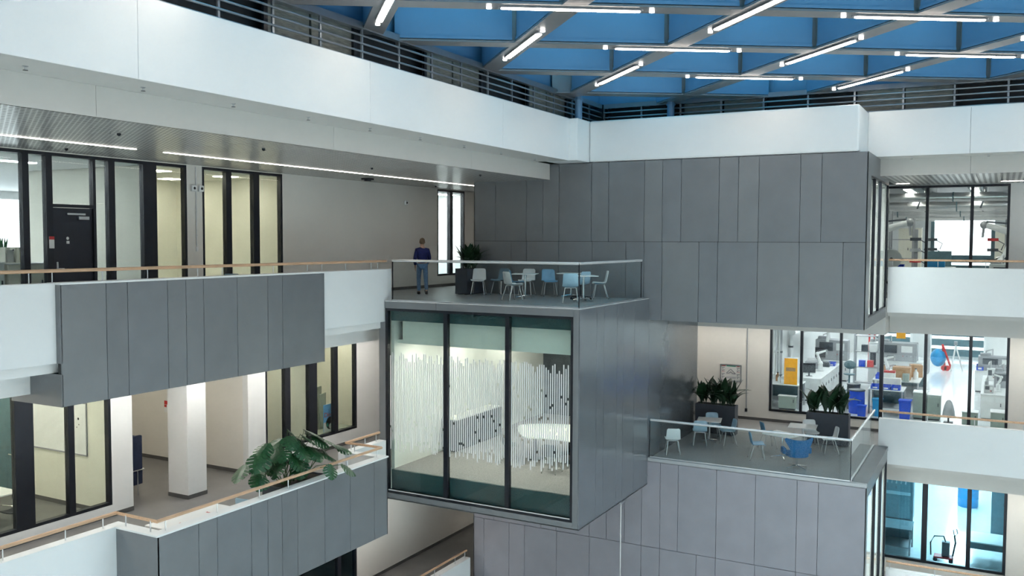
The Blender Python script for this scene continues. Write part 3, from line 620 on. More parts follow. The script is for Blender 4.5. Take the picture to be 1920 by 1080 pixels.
# ================================================================== RAILS
def handrail(label, path, m, r, zpost, posts, cat='handrail', grp='wooden handrails'):
    t = thing('handrail', label, cat, (0, 0, 0), 0, grp)
    B(MB().tube(path, r, 10), 'rail', m, t, smooth=True)
    for (x, y, z0, z1) in posts: B(MB().tube([(x, y, z0), (x, y, z1)], .011, 8), 'bracket', 'steel', t)
    return t
ypos = [k * 1.32 + 1.0 for k in range(15)]
handrail('wooden handrail along the upper left parapet', [(-15.25, YN, 1.12), (-15.25, 20.68, 1.12)], 'wood_rail', .034, 1, [(-15.25, y, .9, 1.1) for y in [10.05, 10.5, 11.55, 12.6, 13.9, 14.6, 16.2, 17.4, 17.95, 18.9, 20.0, 20.3]])
zr = Z1 + 1.13
handrail('wooden handrail zigzagging around the lower left balcony', [(-15.18, YN, zr), (-15.18, 11.7, zr), (-14.02, 11.7, zr), (-14.02, 18.79, zr), (-15.18, 18.79, zr), (-15.18, 20.25, zr)], 'wood_rail', .034, 1,
    [(-15.18, y, Z1 + .9, zr) for y in (8.0, 9.4, 10.6, 11.4)] + [(-14.9, 11.7, Z1 + .9, zr), (-14.2, 11.7, Z1 + .9, zr)] + [(-14.02, y, Z1 + .9, zr) for y in (11.9, 13.2, 14.4, 15.3, 16.6, 17.4, 18.6)] + [(-15.18, y, Z1 + .9, zr) for y in (19.0, 19.6, 20.1)] + [(-14.9, 18.79, Z1 + .9, zr)])
handrail('wooden handrail on the lowest left parapet', [(-15.22, YN, Z2 + 1.13), (-15.22, 25.0, Z2 + 1.13)], 'wood_rail', .034, 1, [(-15.22, y, Z2 + .9, Z2 + 1.13) for y in (20.5, 21.8, 23.1, 24.3, 24.9)])
for z, x0, nm in ((0, XE + .02, 'upper'), (Z1, -3.3, 'middle'), (Z2, -2.98, 'lowest')):
    handrail('wooden handrail on the %s right parapet' % nm, [(x0, YP + .11, z + 1.15), (XR, YP + .11, z + 1.15)], 'wood_rail', .034, 1, [(x0 + .1 + k * 1.3, YP + .11, z + .93, z + 1.14) for k in range(6)])
def glass_rail(label, segs, zt, zb, cornerposts):
    t = thing('glass_balustrade', label, 'balustrade', (0, 0, 0), 0, 'glass balustrades')
    for seg in segs:
        B(MB().tube([seg[0], seg[-1]], .036, 12), 'handrail', 'white_rail', t, smooth=True)
        for a, b_ in zip(seg, seg[1:]):
            a, b_ = Vector(a[:2]), Vector(b_[:2]); d = (b_ - a).normalized()
            B(bar2(MB(), a + d * .008, b_ - d * .008, -.008, .008, zb + .02, zt - .02), 'pane', 'glass_rail', t)
        B(bar2(MB(), Vector(seg[0][:2]), Vector(seg[-1][:2]), -.03, .03, zb, zb + .03), 'foot_rail', 'steel', t)
    for x, y in cornerposts: B(MB().box(x - .012, x + .012, y - .012, y + .012, zb, zt), 'edge_profile', 'frame_black', t)
zt = 1.14
glass_rail('glass balustrade around the upper terrace', [[(-14.93, 20.55, zt), (-12.93, 20.55, zt), (-11.04, 20.55, zt), (-9.24, 20.55, zt)], [(-9.24, 20.55, zt), (-9.24, 21.9, zt), (-9.24, 23.4, zt), (-9.24, 24.95, zt)]], zt, .025, [(-9.24, 20.55), (-9.24, 24.95), (-14.93, 20.55)])
zt = -3.62
glass_rail('glass balustrade around the lower terrace', [[(-9.1, 25.5, zt), (-7.15, 25.5, zt), (-5.27, 25.5, zt), (-3.43, 25.5, zt)], [(-3.43, 25.5, zt), (-3.43, 27.9, zt), (-3.43, 30.45, zt)]], zt, -4.745, [(-3.43, 25.5), (-9.12, 25.5)])

# ================================================================== GALLERY LIGHTS AND SMALL WALL DEVICES
def strip(label, x0, x1, y0, y1, z, lm='strip_lamp'):
    t = thing('light_strip', label, 'light', ((x0 + x1) / 2, (y0 + y1) / 2, z), 0, 'recessed light strips')
    hx, hy = (x1 - x0) / 2, (y1 - y0) / 2
    B(MB().box(-hx - .012, hx + .012, -hy - .012, hy + .012, -.004, -.001), 'trim_frame', 'steel', t)
    B(MB().box(-hx, hx, -hy, hy, -.012, -.004), 'diffuser', lm, t)
strip('bright ceiling light strip at the upper left edge', -16.14, -16.07, 3, 13.06, ZC)
strip('long bright ceiling light strip running to the grey block', -16.14, -16.07, 13.8, 33.5, ZC)
strip('short ceiling light strip beside the upper block glazing', -3.1, -2.7, 31.86, 31.92, ZC)
strip('ceiling light strip at the right edge above the gallery', -.1, XR - .5, 31.86, 31.92, ZC)
for nm, z in (('middle', Z1), ('lowest', Z2)):
    strip('hidden ceiling light strip over the %s left gallery' % nm, -17.0, -16.93, 3, 24, z + 3.6 - .002, 'gallery_lamp')
    strip('hidden ceiling light strip over the %s right gallery' % nm, -17, XR - 1, 31.9, 31.96, z + 3.6 - .002, 'corridor_lamp')
def sprinkler(x, y, z, lab):
    t = thing('sprinkler', lab, 'sprinkler', (x, y, z), 0, 'sprinkler heads under the roof edge')
    B(MB().lathe([(.04, -.001), (.04, -.01), (.014, -.02), (.012, -.05)], 10), 'body', 'steel', t)
    B(MB().lathe([(.035, -.062), (.035, -.056)], 10), 'deflector', 'frame_black', t)
for k, y in enumerate((7.9, 9.85, 11.75, 13.7, 15.65, 17.55, 19.5, 21.4, 23.4)):
    sprinkler(-11.95, y, 4.09, 'small sprinkler head under the left fascia, number %s from the corner pier' % ('nine eight seven six five four three two one'.split()[k]))
for k, x in enumerate((-2.3, -.4)): sprinkler(x, 27.6, 4.08, 'small sprinkler head under the right fascia, %s' % ('by the grey block' if k == 0 else 'near the right edge'))
for k, (x, y) in enumerate(((-14.0, 11.0), (-13.6, 14.2), (-14.6, 19.2), (-13.3, 22.6), (-17.3, 12.3), (-17.4, 26.5))):
    t = thing('ceiling_sensor', 'tiny dark sensor under the perforated ceiling, %s' % ('left part, front row', 'second from the left, front row', 'middle, front row', 'beside the grey block', 'left part above the door', 'above the narrow window')[k], 'sensor', (x, y, ZC), 0, 'ceiling sensors')
    B(MB().lathe([(.035, 0), (.035, -.03), (.012, -.05)], 10), 'body', 'frame_black', t)
t = thing('ceiling_spotlight', 'black ceiling fitting at the end of the perforated ceiling', 'light', (-17.2, 22.4, ZC), 0)
B(MB().box(-.14, .14, -.14, .14, -.05, 0), 'body', 'frame_black', t, bevel=.01); B(MB().lathe([(.1, -.09), (.12, -.05)], 14), 'ring', 'frame_black', t)
def detector(x, y, z, lab):
    t = thing('alarm_siren', lab, 'alarm', (x, y, z), 0, 'white wall alarms')
    B(MB().box(0, .08, -.075, .075, -.08, .08), 'housing', 'white_plastic', t, bevel=.02)
    B(MB().ball((.085, 0, 0), .035, 10, 8, (.6, 1, 1)), 'lens', 'frame_black', t)
detector(XW, 16.46, 3.01, 'white wall alarm on the pillar, the one nearer the door')
detector(XW, 16.70, 3.01, 'white wall alarm on the pillar, the one beside the three panes')
detector(XW, 25.8, 3.0, 'white wall alarm alone on the wall behind the person')
t = thing('conduit', 'thin grey conduit on the white pillar between the windows', 'conduit', (XW + .015, 16.56, 1.5))
B(MB().tube([(0, 0, 0), (0, 0, 2.05)], .012, 8), 'pipe', 'steel', t); B(MB().box(-.015, .03, -.03, .03, -.1, .02), 'socket', 'white_plastic', t, bevel=.005)
for z in (.3, .9, 1.5): B(MB().box(-.014, .016, -.02, .02, z, z + .02), 'clip', 'steel', t)
t = thing('conduit', 'thin grey conduit with black end beside the framed plan', 'conduit', (-8.1, YL - .02, -4.4))
B(MB().tube([(0, 0, 0), (0, 0, 3.2)], .018, 8), 'pipe', 'lab_grey', t); B(MB().box(-.04, .04, -.03, .02, -.12, 0), 'socket', 'frame_black', t, bevel=.005)
t = thing('notice', 'small red and white notice beside the black door', 'notice', (XW + .002, 12.54, 1.63))
B(MB().box(0, .006, -.06, .06, -.13, .13), 'sheet', 'white_plastic', t); B(MB().box(.006, .008, -.06, .06, .06, .13), 'red_band', 'red', t)
t = thing('notice', 'small red and white notice on the niche wall', 'notice', (-21.42, 18.298, -3.19))
B(MB().box(-.1, .1, -.006, 0, -.17, .17), 'sheet', 'white_plastic', t); B(MB().box(-.1, .1, -.008, -.006, .06, .17).box(-.1, .0, -.008, -.006, -.02, .05), 'red_band', 'red', t)
# framed plan by the lower terrace
t = thing('framed_plan', 'framed building plan with a triangle drawing on the white wall', 'poster', (-8.69, YL, -3.13))
B(MB().box(-.37, .37, -.012, -.002, -.29, .29), 'sheet', 'magazine', t)
B(MB().box(-.39, .39, -.03, 0, .28, .31).box(-.39, .39, -.03, 0, -.31, -.28).box(-.39, -.36, -.03, 0, -.28, .28).box(.36, .39, -.03, 0, -.28, .28), 'frame', 'steel', t)
mb = MB()
for a, b_ in (((-.16, -.02), (0, .14)), ((0, .14), (.18, -.03)), ((-.16, -.02), (-.06, -.02)), ((.07, -.03), (.18, -.03)), ((-.06, -.02), (0, .04)), ((0, .04), (.07, -.03))):
    mb.tube([(a[0], -.014, a[1]), (b_[0], -.014, b_[1])], .012, 6)
B(mb, 'plan_drawing', 'print_grey', t)
mb = MB()
for x in (-.33, .22):
    for z in (.18, .08, -.06, -.16):
        mb.box(x, x + .11, -.016, -.012, z, z + .02); mb.box(x + .02, x + .05, -.016, -.012, z - .05, z - .01)
for k in range(8): mb.box(-.16 + k * .045, -.14 + k * .045, -.016, -.012, -.22, -.17)
mb.box(-.16, .2, -.016, -.012, -.16, -.15)
B(mb, 'legend_lines', 'print_grey', t)['kind'] = 'stuff'
B(MB().box(-.33, -.2, -.016, -.012, .24, .26).box(.22, .33, -.016, -.012, .24, .26).box(-.33, -.22, -.016, -.012, .03, .04).box(.22, .33, -.016, -.012, .03, .04), 'red_lines', 'red', t)
B(MB().box(-.15, .18, -.016, -.012, .23, .26), 'green_band', 'print_green', t)
t = thing('suspension_rod', 'thin bright rod hanging in front of the lower grey block', 'rod', (-9.86, YW - .32, -9.48))
B(MB().tube([(0, 0, 0), (0, 0, 3.35)], .018, 8), 'rod', 'white_rail', t); B(MB().box(-.03, .03, -.03, .31, 3.3, 3.36), 'bracket', 'steel', t)
# ================================================================== FURNITURE
_cache = {}
def cached(key, fn):
    if key not in _cache: _cache[key] = fn()
    return _cache[key]
def shell_mesh(m):
    prof = [(-.215, .435), (-.20, .452), (-.12, .452), (0, .442), (.09, .44), (.15, .452), (.185, .49), (.205, .56), (.222, .64), (.238, .72), (.25, .79), (.253, .825)]
    g = []
    n = len(prof)
    for i, (y, z) in enumerate(prof):
        t = i / (n - 1)
        hw = .20 if i == 0 else .225 if t < .5 else .225 - .03 * (t - .5) / .5
        if i == n - 1: hw -= .035
        row = []
        for j in range(9):
            u = -1 + 2 * j / 8
            lift = .03 * abs(u) ** 2.5
            if t < .5: row.append((u * hw, y, z + lift * (1 if i else .3)))
            else: row.append((u * hw, y - lift * 1.2, z))
        g.append(row)
    return MB().sheet(g).mesh('shell', m, smooth=True, thick=.014)
def chair(loc, face, color, label, group, pad=None):
    t = thing('shell_chair', label, 'chair', loc, R(face), group)
    link('seat_shell', cached('sh' + color, lambda: shell_mesh(color)), t)
    if pad: link('seat_pad', cached('pad' + pad, lambda: MB().prism([(-.17, -.17), (.17, -.17), (.185, 0), (.17, .12), (-.17, .12), (-.185, 0)], .447, .468).mesh('pad', pad, bevel=.004)), t)
    link('seat_frame', cached('cf', lambda: MB().tube([(-.15, -.13, .425), (.15, -.13, .425)], .011, 8).tube([(-.15, .11, .425), (.15, .11, .425)], .011, 8).tube([(0, -.13, .425), (0, .11, .425)], .013, 8).mesh('seat_frame', 'white_rail', smooth=True)), t)
    for k, (sx, sy) in enumerate(((-1, -1), (1, -1), (1, 1), (-1, 1))):
        y0, y1 = (-.13, -.21) if sy < 0 else (.11, .23)
        l = link('leg', cached('lg%d' % k, lambda: MB().tube([(sx * .15, y0, .425), (sx * .215, y1, .012)], .0125, 8, r1=.0095).mesh('leg', 'white_rail', smooth=True)), t)
        link('foot_glide', cached('fg%d' % k, lambda: MB().lathe([(.013, 0), (.013, .016)], 8, (sx * .216, y1 + (.002 if sy > 0 else -.002), 0)).mesh('foot_glide', 'frame_black')), l)
    return t
def table(loc, rz, label, group, sx=.36, sy=.36, h=.74, post='chrome'):
    t = thing('pedestal_table', label, 'table', loc, R(rz), group)
    B(MB().box(-sx, sx, -sy, sy, h - .022, h), 'tabletop', 'table_white', t, bevel=.006)
    link('column', cached('tcol', lambda: MB().lathe([(.03, .07), (.03, .62), (.034, .62), (.034, .70), (.14, .705), (.14, .717)], 16).mesh('column', post, smooth=True)), t)
    for k in range(4):
        a = k * math.pi / 2 + math.pi / 4
        link('foot', cached('tfoot', lambda: MB().tube([(.02, 0, .09), (.16, 0, .075), (.33, 0, .045)], .018, 8, r1=.014).tube([(.33, 0, .05), (.33, 0, 0)], .012, 8).mesh('foot', post, smooth=True)), t, (0, 0, 0), a)
    return t
G1, G2 = 'shell chairs on the upper terrace', 'shell chairs on the lower terrace'
for x, y, f, c, pad, lab in (
    (-14.48, 24.5, 22, 'white_plastic', 'print_grey', 'white chair facing out beside the dark planter on the upper terrace'),
    (-13.95, 24.95, -12, 'slate_blue', None, 'grey-blue chair by the back panels, second from the planter'),
    (-12.3, 22.72, 150, 'white_plastic', None, 'white chair seen from behind next to the first small table, upper terrace'),
    (-12.75, 23.85, 120, 'sky_blue', None, 'blue chair half hidden behind a white chair on the upper terrace'),
    (-13.05, 25.05, 8, 'white_plastic', None, 'white chair facing out behind the first small table, upper terrace'),
    (-12.28, 25.08, 38, 'sky_blue', 'slate_blue', 'blue chair standing alone by the back panels of the upper terrace'),
    (-10.35, 22.45, 205, 'pale_blue', None, 'pale blue chair seen from behind beside the glass corner, upper terrace'),
    (-10.45, 24.75, -62, 'white_plastic', 'sky_blue', 'white chair in side view with a blue pad, rightmost on the upper terrace')):
    chair((x, y, 0), f, c, lab, G1, pad)
table((-12.36, 23.62, 0), 20, 'white pedestal table between the white chairs on the upper terrace', 'pedestal tables')
table((-11.4, 24.75, 0), 10, 'white pedestal table at the back panels, rear one of two, upper terrace', 'pedestal tables')
table((-10.3, 23.2, 0), 35, 'white pedestal table by the glass corner, front one of two, upper terrace', 'pedestal tables')
# swivel chair with a black five-star base
t = thing('swivel_chair', 'pale blue swivel chair with a black castor base on the upper terrace', 'chair', (-10.72, 23.95, 0), R(250))
link('seat_shell', cached('shpale_blue', lambda: shell_mesh('pale_blue')), t)
B(MB().lathe([(.03, .1), (.03, .3), (.02, .3), (.02, .425), (.09, .43)], 12), 'gas_lift', 'frame_black', t, smooth=True)
for k in range(5):
    a = k * math.pi * .4
    l = link('base_arm', cached('arm5', lambda: MB().tube([(.02, 0, .12), (.30, 0, .075)], .022, 8, r1=.015).mesh('base_arm', 'frame_black', smooth=True)), t, (0, 0, 0), a)
    link('castor', cached('cast', lambda: MB().tube([(.30, -.02, .03), (.30, .02, .03)], .03, 12).mesh('castor', 'frame_black', smooth=True)), l)
for x, y, f, c, lab in (
    (-8.72, 26.45, 205, 'white_plastic', 'white chair seen from behind at the grey wall of the lower terrace'),
    (-8.25, 29.2, 28, 'pale_blue', 'pale blue chair behind the first table, against the planter, lower terrace'),
    (-8.35, 28.05, 200, 'pale_blue', 'pale blue chair seen from behind at the first table, lower terrace'),
    (-7.55, 28.5, -58, 'pale_blue', 'pale blue chair in side view facing the first table, lower terrace'),
    (-6.3, 27.05, 112, 'sky_blue', 'blue chair in side view, left of the middle table, lower terrace'),
    (-6.35, 28.75, 122, 'sky_blue', 'blue chair behind the middle table, only its back showing, lower terrace'),
    (-5.2, 29.55, 26, 'white_plastic', 'white chair behind the rear table, in front of the second planter'),
    (-4.5, 28.85, -66, 'white_plastic', 'white chair in side view near the glass corner, lower terrace')):
    chair((x, y, Z1), f, c, lab, G2)
table((-8.2, 28.6, Z1), 12, 'white pedestal table nearest the grey wall, lower terrace', 'pedestal tables', .38, .38)
table((-5.65, 27.5, Z1), -22, 'white pedestal table turned at an angle behind the blue lounge chair', 'pedestal tables', .46, .38)
table((-5.35, 29.05, Z1), 5, 'white pedestal table beside the second planter, lower terrace', 'pedestal tables', .42, .36)
# blue lounge chair
t = thing('lounge_chair', 'deep blue upholstered lounge chair with winged back on a star base', 'chair', (-5.05, 26.6, Z1), R(212))
g = []
for z, hw_, lean in ((.34, .19, 0), (.42, .25, .0), (.50, .275, .01), (.58, .29, .02), (.66, .33, .03), (.74, .40, .045), (.80, .425, .06), (.84, .40, .07)):
    g.append([(u * hw_, .30 + lean - 1.25 * (u * hw_) ** 2, z + .05 * u * u * (1 if z > .7 else 0)) for u in (-1, -.85, -.6, -.3, 0, .3, .6, .85, 1)])
B(MB().sheet(g), 'winged_back', 'lounge_blue', t, smooth=True, thick=.045)
B(MB().prism([(-.27, -.32), (.27, -.32), (.31, -.1), (.28, .18), (0, .27), (-.28, .18), (-.31, -.1)], .33, .45), 'seat_cushion', 'lounge_blue', t, bevel=.03, smooth=True)
for s in (-1, 1): B(MB().prism([(s * .30, -.26), (s * .40, -.24), (s * .42, .06), (s * .33, .08)], .40, .58), 'armrest', 'lounge_blue', t, bevel=.03, smooth=True)
B(MB().lathe([(.03, .05), (.03, .33)], 12), 'column', 'chrome', t, smooth=True)
for k in range(4): link('base_arm', cached('loungearm', lambda: MB().tube([(0, 0, .06), (.36, 0, .018)], .018, 8, r1=.012).mesh('base_arm', 'chrome', smooth=True)), t, (0, 0, 0), R(20 + 90 * k))

# ---- lower left balcony: table, chair, planter with monstera
t = thing('balcony_table', 'long white table inside the lower left balcony', 'table', (-14.62, 13.15, Z1), 0)
B(MB().box(-.42, .42, -.9, .9, .72, .75), 'tabletop', 'table_white', t, bevel=.006)
for sx in (-1, 1):
    for sy in (-1, 1): B(MB().tube([(sx * .36, sy * .8, .72), (sx * .36, sy * .8, 0)], .02, 8), 'leg', 'white_rail', t)
for k, (x, y) in enumerate(((.12, -.45), (.02, .35))):
    c = B(MB().box(x - .035, x + .035, y - .03, y - .012, .7505, .753).box(x - .05, x - .01, y + .0, y + .014, .7505, .753).box(x + .015, x + .05, y - .005, y + .01, .7505, .753), 'red_mark', 'red', t)
    c['kind'] = 'stuff'
chair((-14.55, 14.62, Z1), 185, 'pale_blue', 'pale blue chair behind the rail of the lower left balcony', 'chairs on the left galleries')
chair((-17.3, 16.95, 0), 60, 'slate_blue', 'grey chair half hidden behind the upper left parapet', 'chairs on the left galleries')

def planter(nm, label, loc, sx, sy, h):
    t = thing('planter', label, 'planter', loc, 0, 'dark rectangular planters')
    w_ = .03
    B(MB().box(-sx, sx, -sy, -sy + w_, .02, h).box(-sx, sx, sy - w_, sy, .02, h).box(-sx, -sx + w_, -sy + w_, sy - w_, .02, h).box(sx - w_, sx, -sy + w_, sy - w_, .02, h).box(-sx + w_, sx - w_, -sy + w_, sy - w_, .02, .08), 'box', 'planter_grey', t)
    B(MB().box(-sx + w_, sx - w_, -sy + w_, sy - w_, h - .1, h - .04), 'soil', 'soil', t)
    for a in (-1, 1): B(MB().box(a * (sx - .1) - .04, a * (sx - .1) + .04, -sy + .06, sy - .06, 0, .02), 'foot', 'frame_black', t)
    return t
planter('p', 'dark grey planter at the grey block on the upper terrace', (-14.98, 24.82, 0), .22, .55, .82)
planter('p', 'dark grey planter in front of the framed plan, lower terrace', (-8.38, 30.05, Z1), .68, .2, 1.0)
planter('p', 'dark grey planter in front of the lab window, lower terrace', (-4.78, 30.2, Z1), .65, .2, 1.02)
planter('p', 'dark planter with the monstera inside the lower left balcony', (-14.55, 16.1, Z1), .3, .75, .86)

def leaf_mesh(key, L, W, bend, m, n=8):
    def fn():
        g = []
        for i in range(n + 1):
            t = i / n
            stem = .22
            if t < stem: hw = .008
            else:
                u = (t - stem) / (1 - stem); hw = max(.003, W * math.sin(math.pi * min(1, u ** .75)) ** .8)
            r = L * t; z = r * math.cos(bend * t) ; y = r * math.sin(bend * t)
            g.append([(-hw, y - hw * .35, z), (0, y, z), (hw, y - hw * .35, z)])
        return MB().sheet(g).mesh('leaf', m, smooth=True, thick=.004)
    return cached(key, fn)
def clump(label, loc, n, h, seed, spread=.16, m='leaf_dark', grp='broad-leaved plants in the planters', sx=1.0):
    rnd = random.Random(seed)
    t = thing('aspidistra', label, 'plant', loc, 0, grp)
    for k in range(n):
        lm = leaf_mesh('lf%s%d' % (m, k % 5), 1.0, (.085, .1, .11, .095, .08)[k % 5], (.2, .4, .65, .95, .3)[k % 5], m)
        o = link('leaf', lm, t, (rnd.uniform(-spread, spread) * sx, rnd.uniform(-.09, .09), 0))
        s = h * rnd.uniform(.72, 1.08)
        o.scale = (s * rnd.uniform(.9, 1.5), s, s)
        o.rotation_euler = (rnd.uniform(-.15, .12), rnd.uniform(-.12, .12), rnd.uniform(0, 6.28))
    return t
clump('tall dark green plant in the planter of the upper terrace, rear clump', (-15.0, 25.05, .74), 24, .86, 5, .1)
clump('dark green plant in the planter of the upper terrace, front clump', (-14.98, 24.62, .74), 24, .86, 6, .1)
for k, x in enumerate((-8.84, -8.5, -8.2, -7.9)):
    clump('dark plant in the planter below the framed plan, %s clump from the grey wall' % ('first second third fourth'.split()[k]), (x, 30.05, Z1 + .92), 16, (1.05, 1.0, 1.12, .95)[k], 20 + k, .1)
for k, x in enumerate((-5.22, -4.8, -4.36)):
    clump('dark plant in the planter before the lab window, %s clump from the wall side' % ('first second third'.split()[k]), (x, 30.2, Z1 + .94), 18, (.9, 1.12, .95)[k], 40 + k, .14)

# monstera with slit leaves
def monstera_leaf():
    """heart-shaped blade, half width 0.5, length 1, margin cut by slits that reach half way to the midrib"""
    mb = MB(); n = 6
    def hw(t): return .5 * math.sin(math.pi * min(1, t * .93 + .07)) ** .7
    def zz(x, y): return -.28 * abs(x) ** 1.5 - .22 * max(0, y - .25) ** 2
    for s in (1, -1):
        for i in range(n):
            t0, t1 = i / n, (i + 1) / n
            y0, y1 = t0 - .06, t1 - .06
            gap = .17 / n * 1.9
            # inner strip, always whole
            q = [(0, max(0, y0)), (s * hw(t0 + .02) * .42, y0 + .02), (s * hw(t1 - .0) * .42, y1 + .02), (0, y1)]
            k = len(mb.v); mb.v += [(x, y, zz(x, y)) for x, y in q]; mb.f.append((k, k + 1, k + 2, k + 3))
            # lobe out to the margin, slanting forward, leaving a slit
            w0, w1 = hw(t0 + .04), hw(t1 - .02)
            q = [(s * hw(t0 + .02) * .41, y0 + .02 + gap * .25), (s * w0, y0 + .10 + gap * .4), (s * max(.03, w1) * .98, y1 + .085 - gap * .2), (s * hw(t1) * .41, y1 + .02 - gap * .1)]
            if i == n - 1: q[2] = (s * .02, 1.03)
            k = len(mb.v); mb.v += [(x, y, zz(x, y)) for x, y in q]; mb.f.append((k, k + 1, k + 2, k + 3))
    return mb.mesh('leaf', 'leaf_green')
mon = thing('monstera', 'large monstera with slit leaves spilling over the balcony rail', 'plant', (-14.55, 16.1, Z1 + .78))
ml = monstera_leaf()
rnd = random.Random(11)
spots = [(-.15, -1.45, .72, .5), (.05, -1.05, .95, .6), (-.1, -.7, .85, .55), (.0, -1.1, .45, .5), (-.05, -.35, 1.1, .6), (-.2, .0, 1.25, .62), (.0, .35, 1.2, .58), (.15, -.1, .95, .55), (.1, .35, .8, .55),
         (.12, .1, .7, .5), (.05, .75, .98, .5), (.12, .65, .62, .55), (.05, 1.1, .8, .55), (.15, 1.25, .66, .5), (-.15, -.95, .62, .5), (-.3, .4, .85, .55), (-.35, -.4, .9, .55), (.1, -.55, .66, .5), (-.1, .65, .7, .5),
         (.0, -.85, 1.1, .5), (.1, .1, 1.15, .55), (-.2, .7, 1.05, .5), (.15, -.3, .75, .5), (.1, .5, 1.0, .5), (-.05, -.5, .62, .5), (.15, .0, .55, .5), (-.2, -.2, .75, .55), (.95, .55, .42, .45), (.9, .2, .5, .4), (-.1, .2, 1.0, .55), (.05, -.6, .95, .5), (.0, .9, .7, .5), (.1, -.2, 1.15, .5)]
for k, (x, y, z, s) in enumerate(spots):
    base = Vector((rnd.uniform(-.12, .12), rnd.uniform(-.4, .4) if abs(y) < 1 else math.copysign(.35, y), 0))
    tip = Vector((x, y, z)); mid = (base + tip) / 2 + Vector((0, 0, .14))
    st = B(MB().tube([base, mid, tip], .011, 6, r1=.006), 'stem', 'stem_green', mon, smooth=True)
    o = link('leaf', ml, st, tip, 0, (s * 1.0, s, s))
    out = math.atan2(y - base.y, x - base.x + .25)
    o.rotation_euler = (rnd.uniform(-.9, -.35), rnd.uniform(-.3, .3), out - math.pi / 2 + rnd.uniform(-.6, .6))

# ---- navy sofa in the niche
t = thing('high_back_sofa', 'navy high-back sofa seen edge-on in the lounge niche', 'sofa', (-19.75, 15.35, Z1), 0)
for k in range(9):
    z = .24 + k * .135
    B(MB().box(-.44, .44, .17, .30, z, z + .133), 'back_rib', 'navy_fabric', t, bevel=.02, smooth=True)
B(MB().box(-.44, .44, -.5, .18, .26, .44), 'seat', 'navy_fabric', t, bevel=.03, smooth=True)
for s in (-1, 1): B(MB().box(s * .46 - .05, s * .46 + .05, -.5, .3, .24, 1.5), 'side_wing', 'navy_fabric', t, bevel=.03, smooth=True)
B(MB().tube([(-.52, -.45, .62), (.53, -.45, .62), (.53, .32, .62), (-.52, .32, .62)], .014, 8), 'rail', 'steel', t)
for x, y in ((-.45, -.45), (.53, -.45), (.53, .12), (-.45, .3)): B(MB().tube([(x, y, .62), (x, y, 0)], .014, 8), 'leg', 'steel', t)

# ---- meeting room on the lower left: whiteboard, table, chair, inner door
t = thing('whiteboard', 'large whiteboard on the beige wall of the lower left room', 'whiteboard', (-20.2, 13.995, -2.85))
B(MB().box(-1.2, 1.05, -.02, 0, -.62, .62), 'board', 'white_plastic', t)
B(MB().box(-1.22, 1.07, -.035, 0, -.645, -.615).box(-1.22, 1.07, -.03, 0, .615, .64).box(1.05, 1.07, -.03, 0, -.615, .615).box(-1.22, -1.2, -.03, 0, -.615, .615), 'frame', 'print_grey', t)
for k, (x, z) in enumerate(((.55, .22), (.78, .24), (.62, .05), (.72, .03), (.8, .1))): B(MB().ball((x, -.028, z), .03 if k < 2 else .015, 8, 6, (1, .3, 1)), 'magnet', 'print_black', t)
t = thing('meeting_table', 'white table top at the lower left edge, behind glass', 'table', (-20.3, 11.6, Z1), 0)
B(MB().box(-.7, .7, -1.1, 1.0, .71, .74), 'tabletop', 'table_white', t, bevel=.006)
for sx in (-1, 1):
    for sy in (-1, 1): B(MB().tube([(sx * .6, sy * .85, .71), (sx * .6, sy * .85, 0)], .022, 8), 'leg', 'chrome', t)
t = thing('cantilever_chair', 'black cantilever chair at the table behind the lower left window', 'chair', (-19.1, 12.15, Z1), R(-80))
g = []
for i in range(9):
    u = i / 8
    y, z = ((-.22 + u * 2 * .4, .46 - .02 * math.sin(u * 6)) if u < .5 else (.18 + (u - .5) * .14, .46 + (u - .5) * .78))
    g.append([(-.22, y, z + .02), (0, y, z), (.22, y, z + .02)])
B(MB().sheet(g), 'seat_shell', 'frame_black', t, smooth=True, thick=.02)
for s in (-1, 1):
    B(MB().tube([(s * .24, .2, .66), (s * .25, -.1, .66), (s * .25, -.24, .62), (s * .25, -.26, .04), (s * .25, -.22, .014), (s * .25, .26, .014)], .012, 8), 'side_tube', 'chrome', t, smooth=True)
B(MB().tube([(-.25, .26, .014), (.25, .26, .014)], .012, 8), 'floor_tube', 'chrome', t)
d = ST(bx('door_2', 'lab_teal', -22.95, -21.72, 13.93, 13.98, Z1, -2.3), 'grey-blue door at the back of the lower left room', 'door')
B(MB().box(-21.86, -21.81, 13.91, 13.93, -3.95, -3.6).tube([(-21.83, 13.92, -3.75), (-21.83, 13.86, -3.75), (-22.02, 13.86, -3.75)], .016, 6), 'door_handle', 'chrome', d)
# ---- office behind the monstera: grey boards and the blue print
t = thing('display_board', 'grey-green display board leaning behind the middle window, taller one', 'board', (-19.35, 22.5, Z1), R(12))
B(MB().box(-.03, .0, -.3, .3, .05, 1.75), 'board', 'board_green', t); B(MB().box(-.05, .04, -.28, -.22, 0, .05).box(-.05, .04, .22, .28, 0, .05), 'foot', 'steel', t)
t = thing('display_board', 'grey-green display board leaning behind the middle window, shorter one', 'board', (-18.98, 22.35, Z1), R(18))
B(MB().box(-.03, .0, -.25, .25, .05, 1.6), 'board', 'board_green', t); B(MB().box(-.05, .04, -.22, -.18, 0, .05).box(-.05, .04, .18, .22, 0, .05), 'foot', 'steel', t)
t = thing('print', 'blue and white Dino print standing on the window ledge', 'poster', (-18.46, 22.02, -4.30))
B(MB().box(-.012, 0, -.26, .26, 0, .86), 'sheet', 'print_blue', t); B(MB().box(0, .003, -.26, .26, 0, .3), 'white_field', 'magazine', t)
B(MB().prism([(.0, .0)] and [(.001, -.2), (.004, -.2), (.004, .2), (.001, .2)], .28, .29), 'rule', 'red', t)
B(MB().ball((.003, .05, .26), .2, 16, 10, (.03, 1, 1)), 'dark_disc', 'print_black', t, smooth=True)
